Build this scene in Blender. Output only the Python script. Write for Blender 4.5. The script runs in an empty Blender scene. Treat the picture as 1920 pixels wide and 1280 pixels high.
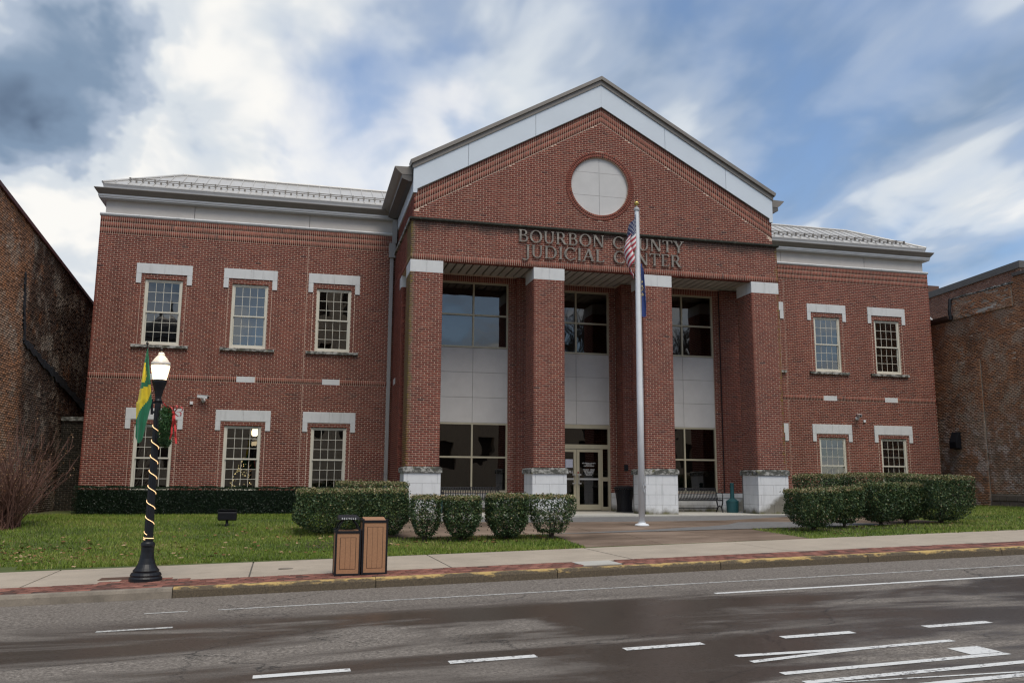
import bpy, math, random
import numpy as np
from mathutils import Vector, Matrix
random.seed(7); RNG=np.random.default_rng(7)
SC=bpy.context.scene; COL=SC.collection
PI=math.pi
# ------------------------------------------------------------------ camera
F_PX=1619.95; CAM=Vector((-9.4425,-26.0131,-0.381)); YAW,PIT,ROL=0.24,0.1589,0.0063
fw=Vector((math.sin(YAW)*math.cos(PIT),math.cos(YAW)*math.cos(PIT),math.sin(PIT)))
rt=Vector((math.cos(YAW),-math.sin(YAW),0)); up=rt.cross(fw)
R2=math.cos(ROL)*rt+math.sin(ROL)*up; U2=-math.sin(ROL)*rt+math.cos(ROL)*up
cd=bpy.data.cameras.new('camera'); cam=bpy.data.objects.new('camera',cd); COL.objects.link(cam)
cd.sensor_width=36; cd.lens=F_PX/1920*36; cd.clip_end=6000; cd.clip_start=.1
cam.matrix_world=Matrix(((R2.x,U2.x,-fw.x,CAM.x),(R2.y,U2.y,-fw.y,CAM.y),(R2.z,U2.z,-fw.z,CAM.z),(0,0,0,1)))
SC.camera=cam
# ------------------------------------------------------------------ world + sun
SUN_EL,SUN_AZ=math.radians(60),math.radians(168)   # azimuth clockwise from +Y: behind the camera, a little right
world=bpy.data.worlds.new('World'); SC.world=world; world.use_nodes=True
nt=world.node_tree; N=nt.nodes; L=nt.links; N.clear()
def wn(t,**k):
    n=N.new(t)
    for a,b in k.items(): setattr(n,a,b)
    return n
def wmath(op,a,b=None,c=None):
    n=wn('ShaderNodeMath',operation=op)
    for i,v in enumerate((a,b,c)):
        if v is None: continue
        if isinstance(v,(int,float)): n.inputs[i].default_value=v
        else: L.new(v,n.inputs[i])
    return n.outputs[0]
sky=wn('ShaderNodeTexSky',sky_type='NISHITA',sun_disc=False,sun_elevation=SUN_EL,sun_rotation=SUN_AZ,dust_density=.25,ozone_density=3.5)
bg1=wn('ShaderNodeBackground'); bg1.inputs[1].default_value=.10; L.new(sky.outputs[0],bg1.inputs[0])
tc=wn('ShaderNodeTexCoord'); sx=wn('ShaderNodeSeparateXYZ'); L.new(tc.outputs['Generated'],sx.inputs[0])
zc=wmath('MAXIMUM',wmath('ADD',sx.outputs[2],.16),.03)
px=wmath('DIVIDE',sx.outputs[0],zc); py=wmath('DIVIDE',sx.outputs[1],zc)
cmb=wn('ShaderNodeCombineXYZ'); L.new(px,cmb.inputs[0]); L.new(py,cmb.inputs[1])
def noise(scale,det,rough,dist,off,sxy=(1,1)):
    mp=wn('ShaderNodeMapping'); L.new(cmb.outputs[0],mp.inputs[0])
    mp.inputs['Location'].default_value=off; mp.inputs['Scale'].default_value=(sxy[0],sxy[1],1)
    n=wn('ShaderNodeTexNoise'); L.new(mp.outputs[0],n.inputs[0])
    n.inputs['Scale'].default_value=scale; n.inputs['Detail'].default_value=det
    n.inputs['Roughness'].default_value=rough; n.inputs['Distortion'].default_value=dist
    return n.outputs[0]
def ramp(v,stops,interp='EASE'):
    r=wn('ShaderNodeValToRGB'); L.new(v,r.inputs[0]); r.color_ramp.interpolation=interp
    el=r.color_ramp.elements
    while len(el)<len(stops): el.new(.5)
    for e,(p,c) in zip(el,stops):
        e.position=p; e.color=(c,c,c,1) if isinstance(c,(int,float)) else (*c,1)
    return r.outputs[0]
_w=[]
def warped():        # direction bent by noise so cloud banks have ragged outlines
    if _w: return _w[0]
    t=wn('ShaderNodeTexNoise'); t.inputs['Scale'].default_value=5.5; t.inputs['Detail'].default_value=5; t.inputs['Roughness'].default_value=.55; L.new(tc.outputs['Generated'],t.inputs[0])
    s=wn('ShaderNodeVectorMath',operation='SUBTRACT'); L.new(t.outputs['Color'],s.inputs[0]); s.inputs[1].default_value=(.5,.5,.5)
    m=wn('ShaderNodeVectorMath',operation='SCALE'); L.new(s.outputs[0],m.inputs[0]); m.inputs['Scale'].default_value=.42
    a=wn('ShaderNodeVectorMath',operation='ADD'); L.new(tc.outputs['Generated'],a.inputs[0]); L.new(m.outputs[0],a.inputs[1])
    z=wn('ShaderNodeVectorMath',operation='NORMALIZE'); L.new(a.outputs[0],z.inputs[0]); _w.append(z.outputs[0]); return _w[0]
def lobe(d,p0,p1):   # broad soft region of the sky round a direction
    v=Vector(d).normalized(); n=wn('ShaderNodeVectorMath',operation='DOT_PRODUCT'); L.new(warped(),n.inputs[0]); n.inputs[1].default_value=v
    return ramp(n.outputs['Value'],[(p0,0.),(p1,1.)])
def pixdir(u,v): return fw+R2*((u-960)/F_PX)+U2*((640-v)/F_PX)
n1=noise(1.25,7,.52,.35,(3.1,1.7,0),(1.25,.75)); n2=noise(.8,5,.5,.3,(8.3,4.2,0),(1.2,.8)); n3=noise(3.3,4,.45,.3,(1.,6.,2.),(1.3,.8))
cov=wmath('ADD',wmath('MULTIPLY',n1,1.),wmath('MULTIPLY',n3,.62))
cov=wmath('ADD',cov,wmath('MULTIPLY',lobe(pixdir(280,230),.84,1.),.13))
cov=wmath('SUBTRACT',cov,wmath('MULTIPLY',lobe(pixdir(1700,60),.92,1.),.15))
cov=wmath('SUBTRACT',cov,wmath('MULTIPLY',lobe(pixdir(680,300),.982,1.),.16))
cov=wmath('ADD',cov,wmath('MULTIPLY',lobe(pixdir(1580,330),.95,1.),.22))
cov=wmath('ADD',cov,wmath('MULTIPLY',lobe(pixdir(-10,130),.965,1.),.34))
mask=ramp(cov,[(.46,.12),(1.0,1.)])
shade=wmath('ADD',wmath('MULTIPLY',n2,.50),wmath('MULTIPLY',n3,.68))
shade=wmath('SUBTRACT',shade,wmath('MULTIPLY',lobe(pixdir(-10,130),.988,1.),.27))
shade=wmath('ADD',shade,wmath('MULTIPLY',lobe(pixdir(330,200),.93,1.),.15))
ccol=ramp(shade,[(.30,(.085,.125,.20)),(.46,(.23,.32,.45)),(.60,(.45,.53,.65)),(.69,(.72,.77,.82)),(.80,(1.0,.985,.95))])
bg2=wn('ShaderNodeBackground'); L.new(ccol,bg2.inputs[0]); bg2.inputs[1].default_value=.56
mx=wn('ShaderNodeMixShader'); L.new(mask,mx.inputs[0]); L.new(bg1.outputs[0],mx.inputs[1]); L.new(bg2.outputs[0],mx.inputs[2])
wo=wn('ShaderNodeOutputWorld'); L.new(mx.outputs[0],wo.inputs[0])
sd=bpy.data.lights.new('sun','SUN'); sd.energy=1.5; sd.angle=math.radians(35); sd.color=(1,.93,.82)
so=bpy.data.objects.new('sun',sd); COL.objects.link(so)
sdir=Vector((math.sin(SUN_AZ)*math.cos(SUN_EL),math.cos(SUN_AZ)*math.cos(SUN_EL),math.sin(SUN_EL)))
so.rotation_euler=sdir.to_track_quat('Z','Y').to_euler(); so.location=(0,-60,60)
SC.view_settings.view_transform='Standard'; SC.view_settings.look='None'; SC.view_settings.gamma=1
SC.view_settings.use_curve_mapping=False; SC.view_settings.exposure=0.80
SC.cycles.use_denoising=True; SC.cycles.denoiser='OPENIMAGEDENOISE'; SC.cycles.denoising_input_passes='RGB_ALBEDO_NORMAL'; SC.cycles.denoising_prefilter='ACCURATE'; SC.cycles.pixel_filter_type='BLACKMAN_HARRIS'; SC.cycles.filter_width=1.3; SC.cycles.max_bounces=6; SC.cycles.transparent_max_bounces=12

# ------------------------------------------------------------------ ground model
SS,YT=.0254,.01956; Z0=-1.87824; SWB=-7.75
def S(a,b,h=0.): return (a-YT*b,b+YT*a,Z0+SS*max(-60,min(60,a))+h)
def G(x,y):
    a=x+YT*y; b=y-YT*x
    zs=Z0+.15+SS*max(-60,min(60,a)); t=min(1,max(0,(b-SWB)/(0-SWB)))
    zb=-1.52+max(0,min(x,20)-3)*.0166
    return zs*(1-t)+zb*t

# ------------------------------------------------------------------ materials
MATS={}
class NM:
    def __init__(s,name):
        s.m=bpy.data.materials.new(name); s.m.use_nodes=True; s.n=s.m.node_tree.nodes; s.l=s.m.node_tree.links
        s.b=s.n['Principled BSDF']; s.o=s.n['Material Output']
        s.geo=s.n.new('ShaderNodeNewGeometry'); MATS[name]=s.m
    def pos(s,scale=(1,1,1),rot=0,loc=(0,0,0)):
        mp=s.n.new('ShaderNodeMapping'); s.l.new(s.geo.outputs['Position'],mp.inputs[0])
        mp.inputs['Scale'].default_value=scale; mp.inputs['Rotation'].default_value=(0,0,rot); mp.inputs['Location'].default_value=loc
        return mp.outputs[0]
    def noise(s,scale=5,det=4,rough=.55,vec=None,dist=0):
        n=s.n.new('ShaderNodeTexNoise'); s.l.new(vec if vec is not None else s.pos(),n.inputs[0])
        n.inputs['Scale'].default_value=scale; n.inputs['Detail'].default_value=det; n.inputs['Roughness'].default_value=rough; n.inputs['Distortion'].default_value=dist
        return n.outputs[0]
    def ramp(s,v,stops,interp='LINEAR'):
        r=s.n.new('ShaderNodeValToRGB'); s.l.new(v,r.inputs[0]); r.color_ramp.interpolation=interp; el=r.color_ramp.elements
        while len(el)<len(stops): el.new(.5)
        for e,(p,c) in zip(el,stops): e.position=p; e.color=(c,c,c,1) if isinstance(c,(int,float)) else (*c,1)
        return r.outputs[0]
    def math(s,op,a,b=None,clamp=False):
        n=s.n.new('ShaderNodeMath'); n.operation=op; n.use_clamp=clamp
        for i,v in enumerate((a,b)):
            if v is None: continue
            if isinstance(v,(int,float)): n.inputs[i].default_value=v
            else: s.l.new(v,n.inputs[i])
        return n.outputs[0]
    def mix(s,f,a,b,mode='MIX'):
        n=s.n.new('ShaderNodeMix'); n.data_type='RGBA'; n.blend_type=mode
        for sock,v in ((n.inputs[0],f),(n.inputs[6],a),(n.inputs[7],b)):
            if isinstance(v,(int,float)): sock.default_value=v
            elif isinstance(v,tuple): sock.default_value=(*v,1)
            else: s.l.new(v,sock)
        return n.outputs[2]
    def attr(s,name):
        n=s.n.new('ShaderNodeAttribute'); n.attribute_name=name; return n.outputs['Fac']
    def xyz(s):
        n=s.n.new('ShaderNodeSeparateXYZ'); s.l.new(s.geo.outputs['Position'],n.inputs[0]); return n.outputs
    def color(s,c):
        if isinstance(c,tuple): s.b.inputs['Base Color'].default_value=(*c,1)
        else: s.l.new(c,s.b.inputs['Base Color'])
        return s
    def rough(s,r):
        if isinstance(r,(int,float)): s.b.inputs['Roughness'].default_value=r
        else: s.l.new(r,s.b.inputs['Roughness'])
        return s
    def bump(s,h,st=.3,d=.01):
        n=s.n.new('ShaderNodeBump'); n.inputs['Strength'].default_value=st; n.inputs['Distance'].default_value=d
        s.l.new(h,n.inputs['Height']); s.l.new(n.outputs[0],s.b.inputs['Normal']); return s
def simple(name,c,rough=.6,var=.15,scale=6,metal=0,bump=0,bscale=60,spec=.5):
    q=NM(name); f=q.noise(scale,5,.6)
    q.color(q.ramp(f,[(.3,tuple(x*(1-var) for x in c)),(.7,tuple(min(1,x*(1+var)) for x in c))])); q.rough(rough)
    q.b.inputs['Metallic'].default_value=metal; q.b.inputs['Specular IOR Level'].default_value=spec
    if bump: q.bump(q.noise(bscale,3),bump,.005)
    return q.m
def seg(q,v,a,b,c=None,d=None):   # smooth 0-1 step(s) on a socket
    st=[(a,0.),(b,1.)]
    return q.ramp(v,st,'EASE')
def rng01(q,v,lo,hi):
    n=q.n.new('ShaderNodeMapRange'); n.interpolation_type='SMOOTHSTEP'; q.l.new(v,n.inputs[0])
    n.inputs[1].default_value=lo; n.inputs[2].default_value=hi; return n.outputs[0]
def lichen(q,col):   # moss and black drip stains on the portico, real marks on the brick
    X=q.xyz(); nz=q.noise(3.2,5,.65); nf=q.noise(14,4,.6)
    ax=q.math('ABSOLUTE',X[0])
    yfront=rng01(q,X[1],1.4,.6)
    # black streaks under the drip course
    wob=q.math('ADD',X[2],q.math('MULTIPLY',q.math('SUBTRACT',q.noise(1.1,5,.7),.5),1.1))
    k=q.math('MULTIPLY',rng01(q,wob,7.22,7.55),rng01(q,X[2],7.66,7.60))
    k=q.math('MULTIPLY',k,q.math('MULTIPLY',yfront,.75))
    col=q.mix(k,col,(.035,.033,.03))
    # grey + yellow lichen on the outer arrises
    e=q.math('ADD',ax,q.math('MULTIPLY',q.math('SUBTRACT',nz,.5),.5))
    g1=q.math('MULTIPLY',rng01(q,e,6.12,6.28),q.math('MULTIPLY',yfront,rng01(q,X[2],-.2,3.)))
    g1=q.math('MULTIPLY',g1,rng01(q,X[2],7.62,7.5))
    g1=q.math('MULTIPLY',g1,rng01(q,q.math('MULTIPLY',X[0],-1),-7,6.5))
    col=q.mix(q.math('MULTIPLY',g1,.75),col,(.16,.125,.09))
    g2=q.math('MULTIPLY',rng01(q,e,6.22,6.33),rng01(q,nf,.4,.6)); g2=q.math('MULTIPLY',g2,yfront)
    g2=q.math('MULTIPLY',g2,rng01(q,X[2],7.66,7.55))
    return q.mix(q.math('MULTIPLY',g2,.8),col,(.20,.15,.02))
def brick_mat(name,stops,stain=None,rough=.85):
    q=NM(name); t=q.attr('tint'); f=q.noise(40,3,.6)
    col=q.ramp(t,stops); col=q.mix(.35,col,q.ramp(f,[(.3,.55),(.7,1.35)]),'MULTIPLY')
    big=q.noise(.5,5,.65); col=q.mix(.6,col,q.ramp(big,[(.3,.74),(.7,1.2)]),'MULTIPLY')
    stk=q.noise(2.2,5,.7,q.pos((1.6,1.6,.10))); col=q.mix(.5,col,q.ramp(stk,[(.35,.70),(.6,1.06)]),'MULTIPLY')
    if stain: col=stain(q,col)
    q.color(col).rough(rough); q.b.inputs['Specular IOR Level'].default_value=.3; q.bump(f,.35,.004)
    return q.m
M_BRICK=brick_mat('red_brick',[(0,(.090,.036,.031)),(.15,(.148,.048,.037)),(.4,(.198,.060,.042)),(.75,(.235,.071,.048)),(1,(.285,.100,.062))],lichen)
q=NM('red_mortar'); q.color(lichen(q,q.ramp(q.noise(30,3),[(.3,(.53,.395,.305)),(.7,(.65,.50,.395))]))).rough(.95); M_MORTAR=q.m
def oldstain(q,col):
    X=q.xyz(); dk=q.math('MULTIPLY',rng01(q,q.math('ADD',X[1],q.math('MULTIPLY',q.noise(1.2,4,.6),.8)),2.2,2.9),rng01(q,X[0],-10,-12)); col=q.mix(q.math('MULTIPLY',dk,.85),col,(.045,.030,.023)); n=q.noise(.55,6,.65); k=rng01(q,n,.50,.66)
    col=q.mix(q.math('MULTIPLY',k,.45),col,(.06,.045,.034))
    n2=q.noise(1.3,5,.6,q.pos(loc=(4,9,2))); k2=rng01(q,n2,.56,.72)
    col=q.mix(q.math('MULTIPLY',k2,.5),col,(.36,.135,.05))
    n4=q.noise(.9,6,.7,q.pos(loc=(2,5,8))); col=q.mix(q.math('MULTIPLY',rng01(q,n4,.48,.62),.60),col,(.40,.33,.26))
    gr=rng01(q,X[2],4.5,-1.5); n5=q.noise(.35,4,.6,q.pos(loc=(9,9,1))); col=q.mix(q.math('MULTIPLY',q.math('MULTIPLY',gr,rng01(q,n5,.45,.6)),.5),col,(.20,.175,.15))
    n3=q.noise(2.2,5,.7,q.pos(loc=(7,1,3))); k3=q.math('MULTIPLY',rng01(q,n3,.50,.60),rng01(q,X[2],3.0,1.2))
    k3=q.math('MULTIPLY',k3,rng01(q,X[0],10,12)); return q.mix(q.math('MULTIPLY',k3,.75),col,(.50,.42,.38))
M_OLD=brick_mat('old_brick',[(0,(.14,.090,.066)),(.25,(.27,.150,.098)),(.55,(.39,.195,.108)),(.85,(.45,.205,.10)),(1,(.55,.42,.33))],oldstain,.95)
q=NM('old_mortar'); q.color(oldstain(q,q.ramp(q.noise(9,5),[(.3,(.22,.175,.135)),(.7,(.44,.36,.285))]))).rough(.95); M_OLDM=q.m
M_TALL=brick_mat('brown_brick',[(0,(.13,.075,.058)),(.5,(.24,.125,.09)),(1,(.34,.20,.15))],None,.9)
M_TALLM=simple('brown_mortar',(.48,.41,.36),.95)
def stone_mat(name,c,algae=None,var=.07):
    q=NM(name); col=q.ramp(q.noise(3,6,.6),[(.25,tuple(x*(1-var) for x in c)),(.75,tuple(x*(1+var) for x in c))])
    st=q.noise(6,5,.7,q.pos((1,1,.12))); col=q.mix(q.math('MULTIPLY',rng01(q,st,.50,.70),.34),col,tuple(x*.55 for x in c))
    if algae: col=algae(q,col)
    q.color(col).rough(.8); q.bump(q.noise(90,3),.15,.003); return q.m
def base_algae(q,col):
    X=q.xyz(); n=q.noise(2.6,5,.65); zz=q.math('ADD',X[2],q.math('MULTIPLY',q.math('SUBTRACT',n,.5),-.5))
    rightness=rng01(q,X[0],5.2,6.4)
    lim=q.math('SUBTRACT',zz,q.math('MULTIPLY',rightness,.55))
    k=rng01(q,lim,-1.18,-1.42); col=q.mix(q.math('MULTIPLY',k,.85),col,(.10,.085,.05))
    k=rng01(q,zz,-1.33,-1.46); return q.mix(q.math('MULTIPLY',k,.8),col,(.10,.10,.02))
M_STONE=stone_mat('limestone',(.60,.605,.60)); M_BASE=stone_mat('base_stone',(.68,.685,.69),base_algae)
M_JOINT=simple('stone_joint',(.16,.155,.15),.9)
def capdirt(q,col):
    n=q.noise(5.5,6,.7,q.pos((1,1,1.8))); col=q.mix(q.math('MULTIPLY',rng01(q,n,.40,.56),.92),col,(.045,.045,.035))
    n2=q.noise(7,4,.6,q.pos(loc=(3,3,3))); return q.mix(q.math('MULTIPLY',rng01(q,n2,.58,.68),.6),col,(.13,.12,.035))
M_SILL=stone_mat('weathered_stone',(.42,.41,.38),capdirt)
q=NM('drip_stone'); q.color(q.ramp(q.noise(9,6,.7),[(.3,(.012,.012,.010)),(.6,(.035,.036,.026)),(.75,(.12,.115,.09))])).rough(.95); M_DRIP=q.m
M_EIFS=simple('beige_render',(.53,.52,.51),.9,.05,2.5,bump=.25,bscale=150)
M_FRIEZE=simple('pale_render',(.50,.465,.43),.9,.05,2.5,bump=.2,bscale=150)
M_WHITE=simple('white_metal_panel',(.60,.655,.71),.35,.03,1.2)
M_TAUPE=simple('taupe_metal',(.20,.178,.155),.45,.08,2,metal=.2)
M_TAUPE_D=simple('dark_taupe_metal',(.11,.10,.09),.5,.08,2,metal=.2)
M_LMETAL=simple('light_grey_metal',(.42,.42,.42),.4,.06,2,metal=.15)
q=NM('roof_metal'); q.color(q.ramp(q.noise(2.2,4),[(.3,(.47,.45,.42)),(.7,(.55,.53,.50))])).rough(.45); q.b.inputs['Metallic'].default_value=.15; M_ROOF=q.m
M_PIPE=simple('grey_downspout',(.33,.32,.31),.45,.05,3,metal=.1)
M_FRAME=simple('cream_window_frame',(.62,.59,.50),.5,.05,3)
M_ALU=simple('champagne_frame',(.46,.42,.31),.38,.06,3,metal=.25)
M_SOFFIT=simple('soffit_metal',(.50,.47,.43),.5,.06,2)
M_SOFFGAP=simple('soffit_gap',(.09,.085,.08),.8)
M_DARKROOM=simple('dark_room',(.035,.037,.042),.9)
M_BLIND=simple('window_blind',(.30,.30,.31),.9,.05)
M_LETTER=simple('letter_metal',(.225,.20,.17),.5,.45,9,metal=.3)
M_BLACK=simple('black_metal',(.012,.012,.015),.55,.2,8,spec=.25)
M_POST=simple('black_painted_iron',(.010,.011,.014),.42,.2,8,spec=.35)
M_GREENP=simple('teal_plastic',(.012,.075,.085),.5,.12,5)
M_BINW=simple('tan_plastic_lumber',(.36,.185,.095),.6,.10,30,bump=.15,bscale=120)
M_POLE=simple('white_flagpole_paint',(.72,.74,.76),.35,.05,4)
M_GOLD=simple('gold_ball',(.55,.40,.12),.3,.1,6,metal=.8)
M_CAMW=simple('camera_white',(.70,.70,.70),.4,.04)
def fabric(name,c): 
    q=NM(name); q.color(q.ramp(q.noise(12,3),[(.3,tuple(x*.85 for x in c)),(.7,c)])).rough(.8)
    q.b.inputs['Sheen Weight'].default_value=.2; return q.m
M_FRED=fabric('flag_red',(.42,.035,.055)); M_FWHITE=fabric('flag_white',(.74,.72,.72)); M_FBLUE=fabric('flag_navy',(.020,.030,.105))
M_KBLUE=fabric('flag_blue',(.020,.050,.21)); M_KGOLD=fabric('seal_gold',(.45,.36,.18)); M_FGREEN=fabric('flag_green',(.008,.16,.075)); M_FYEL=fabric('flag_yellow',(.72,.55,.02))
M_BOW=fabric('bow_red',(.60,.035,.035))
def glass_mat(name,tint=.42,refl=.17,gc=(.92,.93,.95)):
    m=bpy.data.materials.new(name); m.use_nodes=True; n=m.node_tree.nodes; l=m.node_tree.links; n.remove(n['Principled BSDF'])
    t=n.new('ShaderNodeBsdfTransparent'); t.inputs[0].default_value=(tint*.97,tint,tint,1)
    g=n.new('ShaderNodeBsdfGlossy'); g.inputs['Roughness'].default_value=.012; g.inputs[0].default_value=(*gc,1)
    no=n.new('ShaderNodeTexNoise'); no.inputs['Scale'].default_value=1.6; no.inputs['Detail'].default_value=1
    ge=n.new('ShaderNodeNewGeometry'); l.new(ge.outputs['Position'],no.inputs[0])
    bu=n.new('ShaderNodeBump'); bu.inputs['Strength'].default_value=.05; bu.inputs['Distance'].default_value=.05; l.new(no.outputs[0],bu.inputs['Height']); l.new(bu.outputs[0],g.inputs['Normal'])
    lw=n.new('ShaderNodeLayerWeight'); lw.inputs[0].default_value=.25
    mr=n.new('ShaderNodeMapRange'); l.new(lw.outputs['Fresnel'],mr.inputs[0]); mr.inputs[3].default_value=refl-.04; mr.inputs[4].default_value=.95
    x=n.new('ShaderNodeMixShader'); l.new(mr.outputs[0],x.inputs[0]); l.new(t.outputs[0],x.inputs[1]); l.new(g.outputs[0],x.inputs[2])
    l.new(x.outputs[0],n['Material Output'].inputs[0]); MATS[name]=m; return m
M_GLASS=glass_mat('window_glass',.36,.20,(.92,.90,.87)); M_GLASSD=glass_mat('tinted_glass',.20,.155,(.88,.83,.78))
def emis(name,c,s):
    q=NM(name); q.color(tuple(min(1,x*.8) for x in c)); q.b.inputs['Emission Color'].default_value=(*c,1); q.b.inputs['Emission Strength'].default_value=s; return q.m
M_GLOW=emis('lit_globe',(1,.80,.50),1.35); M_ROPE=emis('lit_rope',(1,.60,.30),1.0); M_BULB=emis('tree_bulb',(1,.72,.30),9)
M_FROST=simple('frosted_globe_top',(.72,.66,.58),.35,.08,8)
# ground materials (street aligned coordinates come from world position)
q=NM('asphalt'); sv=q.pos((1,1,1),-YT)
grain=q.noise(26,6,.85,sv); grain2=q.noise(90,3,.8,sv)
stre=q.noise(1.0,5,.6,q.pos((.10,.95,1),-YT)); stre2=q.noise(1.0,6,.65,q.pos((.22,1.5,1),-YT,(3,5,0)))
blob=q.noise(.55,6,.62,q.pos((.32,1.,1),-YT,(1,3,0)),.6)
wet=rng01(q,q.math('ADD',q.math('ADD',q.math('MULTIPLY',blob,.72),q.math('MULTIPLY',stre,.30)),q.math('MULTIPLY',q.math('SUBTRACT',grain,.5),.30)),.435,.53)
yy=q.xyz()[1]
lanewet=q.math('MULTIPLY',rng01(q,yy,-13.4,-14.6),1)
wet=q.math('MULTIPLY',wet,q.math('ADD',q.math('MULTIPLY',lanewet,.92),.08))
col=q.ramp(grain,[(.34,(.055,.046,.038)),(.5,(.165,.142,.120)),(.66,(.37,.325,.28))])
col=q.mix(.55,col,q.ramp(grain2,[(.35,.6),(.65,1.4)]),'MULTIPLY')
col=q.mix(wet,col,q.mix(.82,col,(.034,.024,.017)))
vo=q.n.new('ShaderNodeTexVoronoi'); vo.feature='DISTANCE_TO_EDGE'; vo.inputs['Scale'].default_value=.33
nd=q.noise(1.6,5,.7,sv); av=q.n.new('ShaderNodeVectorMath'); av.operation='ADD'
cm=q.n.new('ShaderNodeCombineXYZ'); q.l.new(q.math('MULTIPLY',nd,1.4),cm.inputs[0]); q.l.new(q.math('MULTIPLY',nd,1.1),cm.inputs[1])
q.l.new(sv,av.inputs[0]); q.l.new(cm.outputs[0],av.inputs[1]); q.l.new(av.outputs[0],vo.inputs[0])
crack=q.math('MULTIPLY',rng01(q,vo.outputs['Distance'],.0055,.0015),rng01(q,q.noise(.35,3,.5,q.pos(loc=(2,7,0))),.44,.56))
col=q.mix(q.math('MULTIPLY',crack,.8),col,(.02,.018,.016)); q.color(col)
q.b.inputs['Specular IOR Level'].default_value=.28; q.rough(q.math('SUBTRACT',.95,q.math('MULTIPLY',wet,.66))); q.bump(grain,.35,.005); M_ROAD=q.m
q=NM('worn_white_paint'); w1=q.noise(22,5,.75); w2=q.noise(2.,4,.6)
k=rng01(q,q.math('ADD',w1,q.math('MULTIPLY',w2,.35)),.71,.82)
q.color(q.mix(k,(.66,.65,.62),(.17,.16,.15))).rough(.7); M_PAINT=q.m
q=NM('faded_white_paint'); k=rng01(q,q.math('ADD',q.noise(22,5,.75),q.math('MULTIPLY',q.noise(2.,4,.6),.35)),.66,.80)
q.color(q.mix(k,(.50,.49,.46),(.15,.14,.13))).rough(.75); M_PAINT2=q.m
def concrete(name,c,var=.14,dark=.5,sc=1.3):
    q=NM(name); a=q.noise(sc,6,.65); b=q.noise(45,4,.7)
    col=q.ramp(a,[(.3,tuple(x*(1-var) for x in c)),(.7,tuple(x*(1+var) for x in c))]); col=q.mix(.45,col,q.ramp(b,[(.3,.7),(.7,1.3)]),'MULTIPLY')
    s=q.noise(2.4,5,.7,q.pos(loc=(5,2,1))); col=q.mix(q.math('MULTIPLY',rng01(q,s,.56,.72),dark),col,tuple(x*.45 for x in c))
    q.color(col).rough(.85); q.bump(b,.25,.004); return q.m
M_WALK=concrete('sidewalk_concrete',(.40,.335,.26),.12,.3); M_TERR=concrete('pale_concrete',(.46,.44,.39),.1,.25)
q=NM('damp_brown_concrete'); a=q.noise(.55,6,.6,q.pos((.6,1.3,1))); b=q.noise(70,4,.7)
col=q.ramp(a,[(.34,(.10,.072,.053)),(.5,(.19,.138,.102)),(.66,(.28,.21,.16))]); col=q.mix(.5,col,q.ramp(b,[(.3,.65),(.7,1.35)]),'MULTIPLY')
q.color(col); q.b.inputs['Specular IOR Level'].default_value=.15; q.rough(.85); q.bump(b,.3,.004); M_PLAZA=q.m
q=NM('yellow_curb'); X=q.xyz(); a=q.noise(4.,6,.75,q.pos((.7,1,2.2))); b=q.noise(40,4,.7)
dirt=q.ramp(b,[(.3,(.055,.042,.027)),(.7,(.14,.105,.065))])
# height above road along the slope
hz=q.math('SUBTRACT',X[2],q.math('ADD',q.math('MULTIPLY',X[0],SS),Z0))
k=rng01(q,q.math('ADD',a,q.math('MULTIPLY',hz,3.2)),.86,1.02)
q.color(q.mix(k,dirt,q.mix(b,(.40,.26,.08),(.56,.39,.15)))).rough(.85); q.bump(b,.4,.006); M_CURBY=q.m
M_CURB=concrete('curb_concrete',(.22,.185,.145),.25,.5,2.5)
M_PAVER=brick_mat('red_paver',[(0,(.12,.065,.05)),(.5,(.25,.10,.072)),(1,(.34,.15,.11))],None,.8)
q=NM('lawn_soil'); a=q.noise(1.1,5,.6); q.color(q.ramp(a,[(.3,(.050,.075,.016)),(.58,(.085,.105,.026)),(.70,(.15,.115,.055))])).rough(.95); M_LAWN=q.m
q=NM('far_ground'); q.color(q.ramp(q.noise(.2,5),[(.3,(.08,.075,.065)),(.7,(.13,.12,.10))])).rough(.95); M_FAR=q.m
def leaf_mat(name,stops,rough=.45,trans=True):
    q=NM(name); q.color(q.ramp(q.attr('tint'),stops)).rough(rough); q.b.inputs['Specular IOR Level'].default_value=.35; return q.m
M_GRASS=leaf_mat('grass_blade',[(0,(.060,.105,.010)),(.5,(.15,.215,.024)),(.8,(.22,.26,.045)),(1,(.36,.29,.12))],.6)
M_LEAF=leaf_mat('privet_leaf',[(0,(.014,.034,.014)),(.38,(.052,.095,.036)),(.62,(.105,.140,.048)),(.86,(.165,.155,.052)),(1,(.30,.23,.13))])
M_YEW=leaf_mat('dark_hedge_leaf',[(0,(.006,.016,.006)),(.8,(.014,.032,.011)),(1,(.035,.055,.018))])
M_FIR=leaf_mat('fir_needle',[(0,(.012,.05,.014)),(1,(.05,.12,.03))])
M_DRY=leaf_mat('dry_leaf',[(0,(.13,.055,.02)),(.6,(.27,.14,.06)),(1,(.42,.29,.17))],.8)
M_TWIG=simple('brown_twig',(.13,.062,.045),.8,.3,20); M_STEM=simple('grey_stem',(.085,.065,.05),.9,.25,20)

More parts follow.
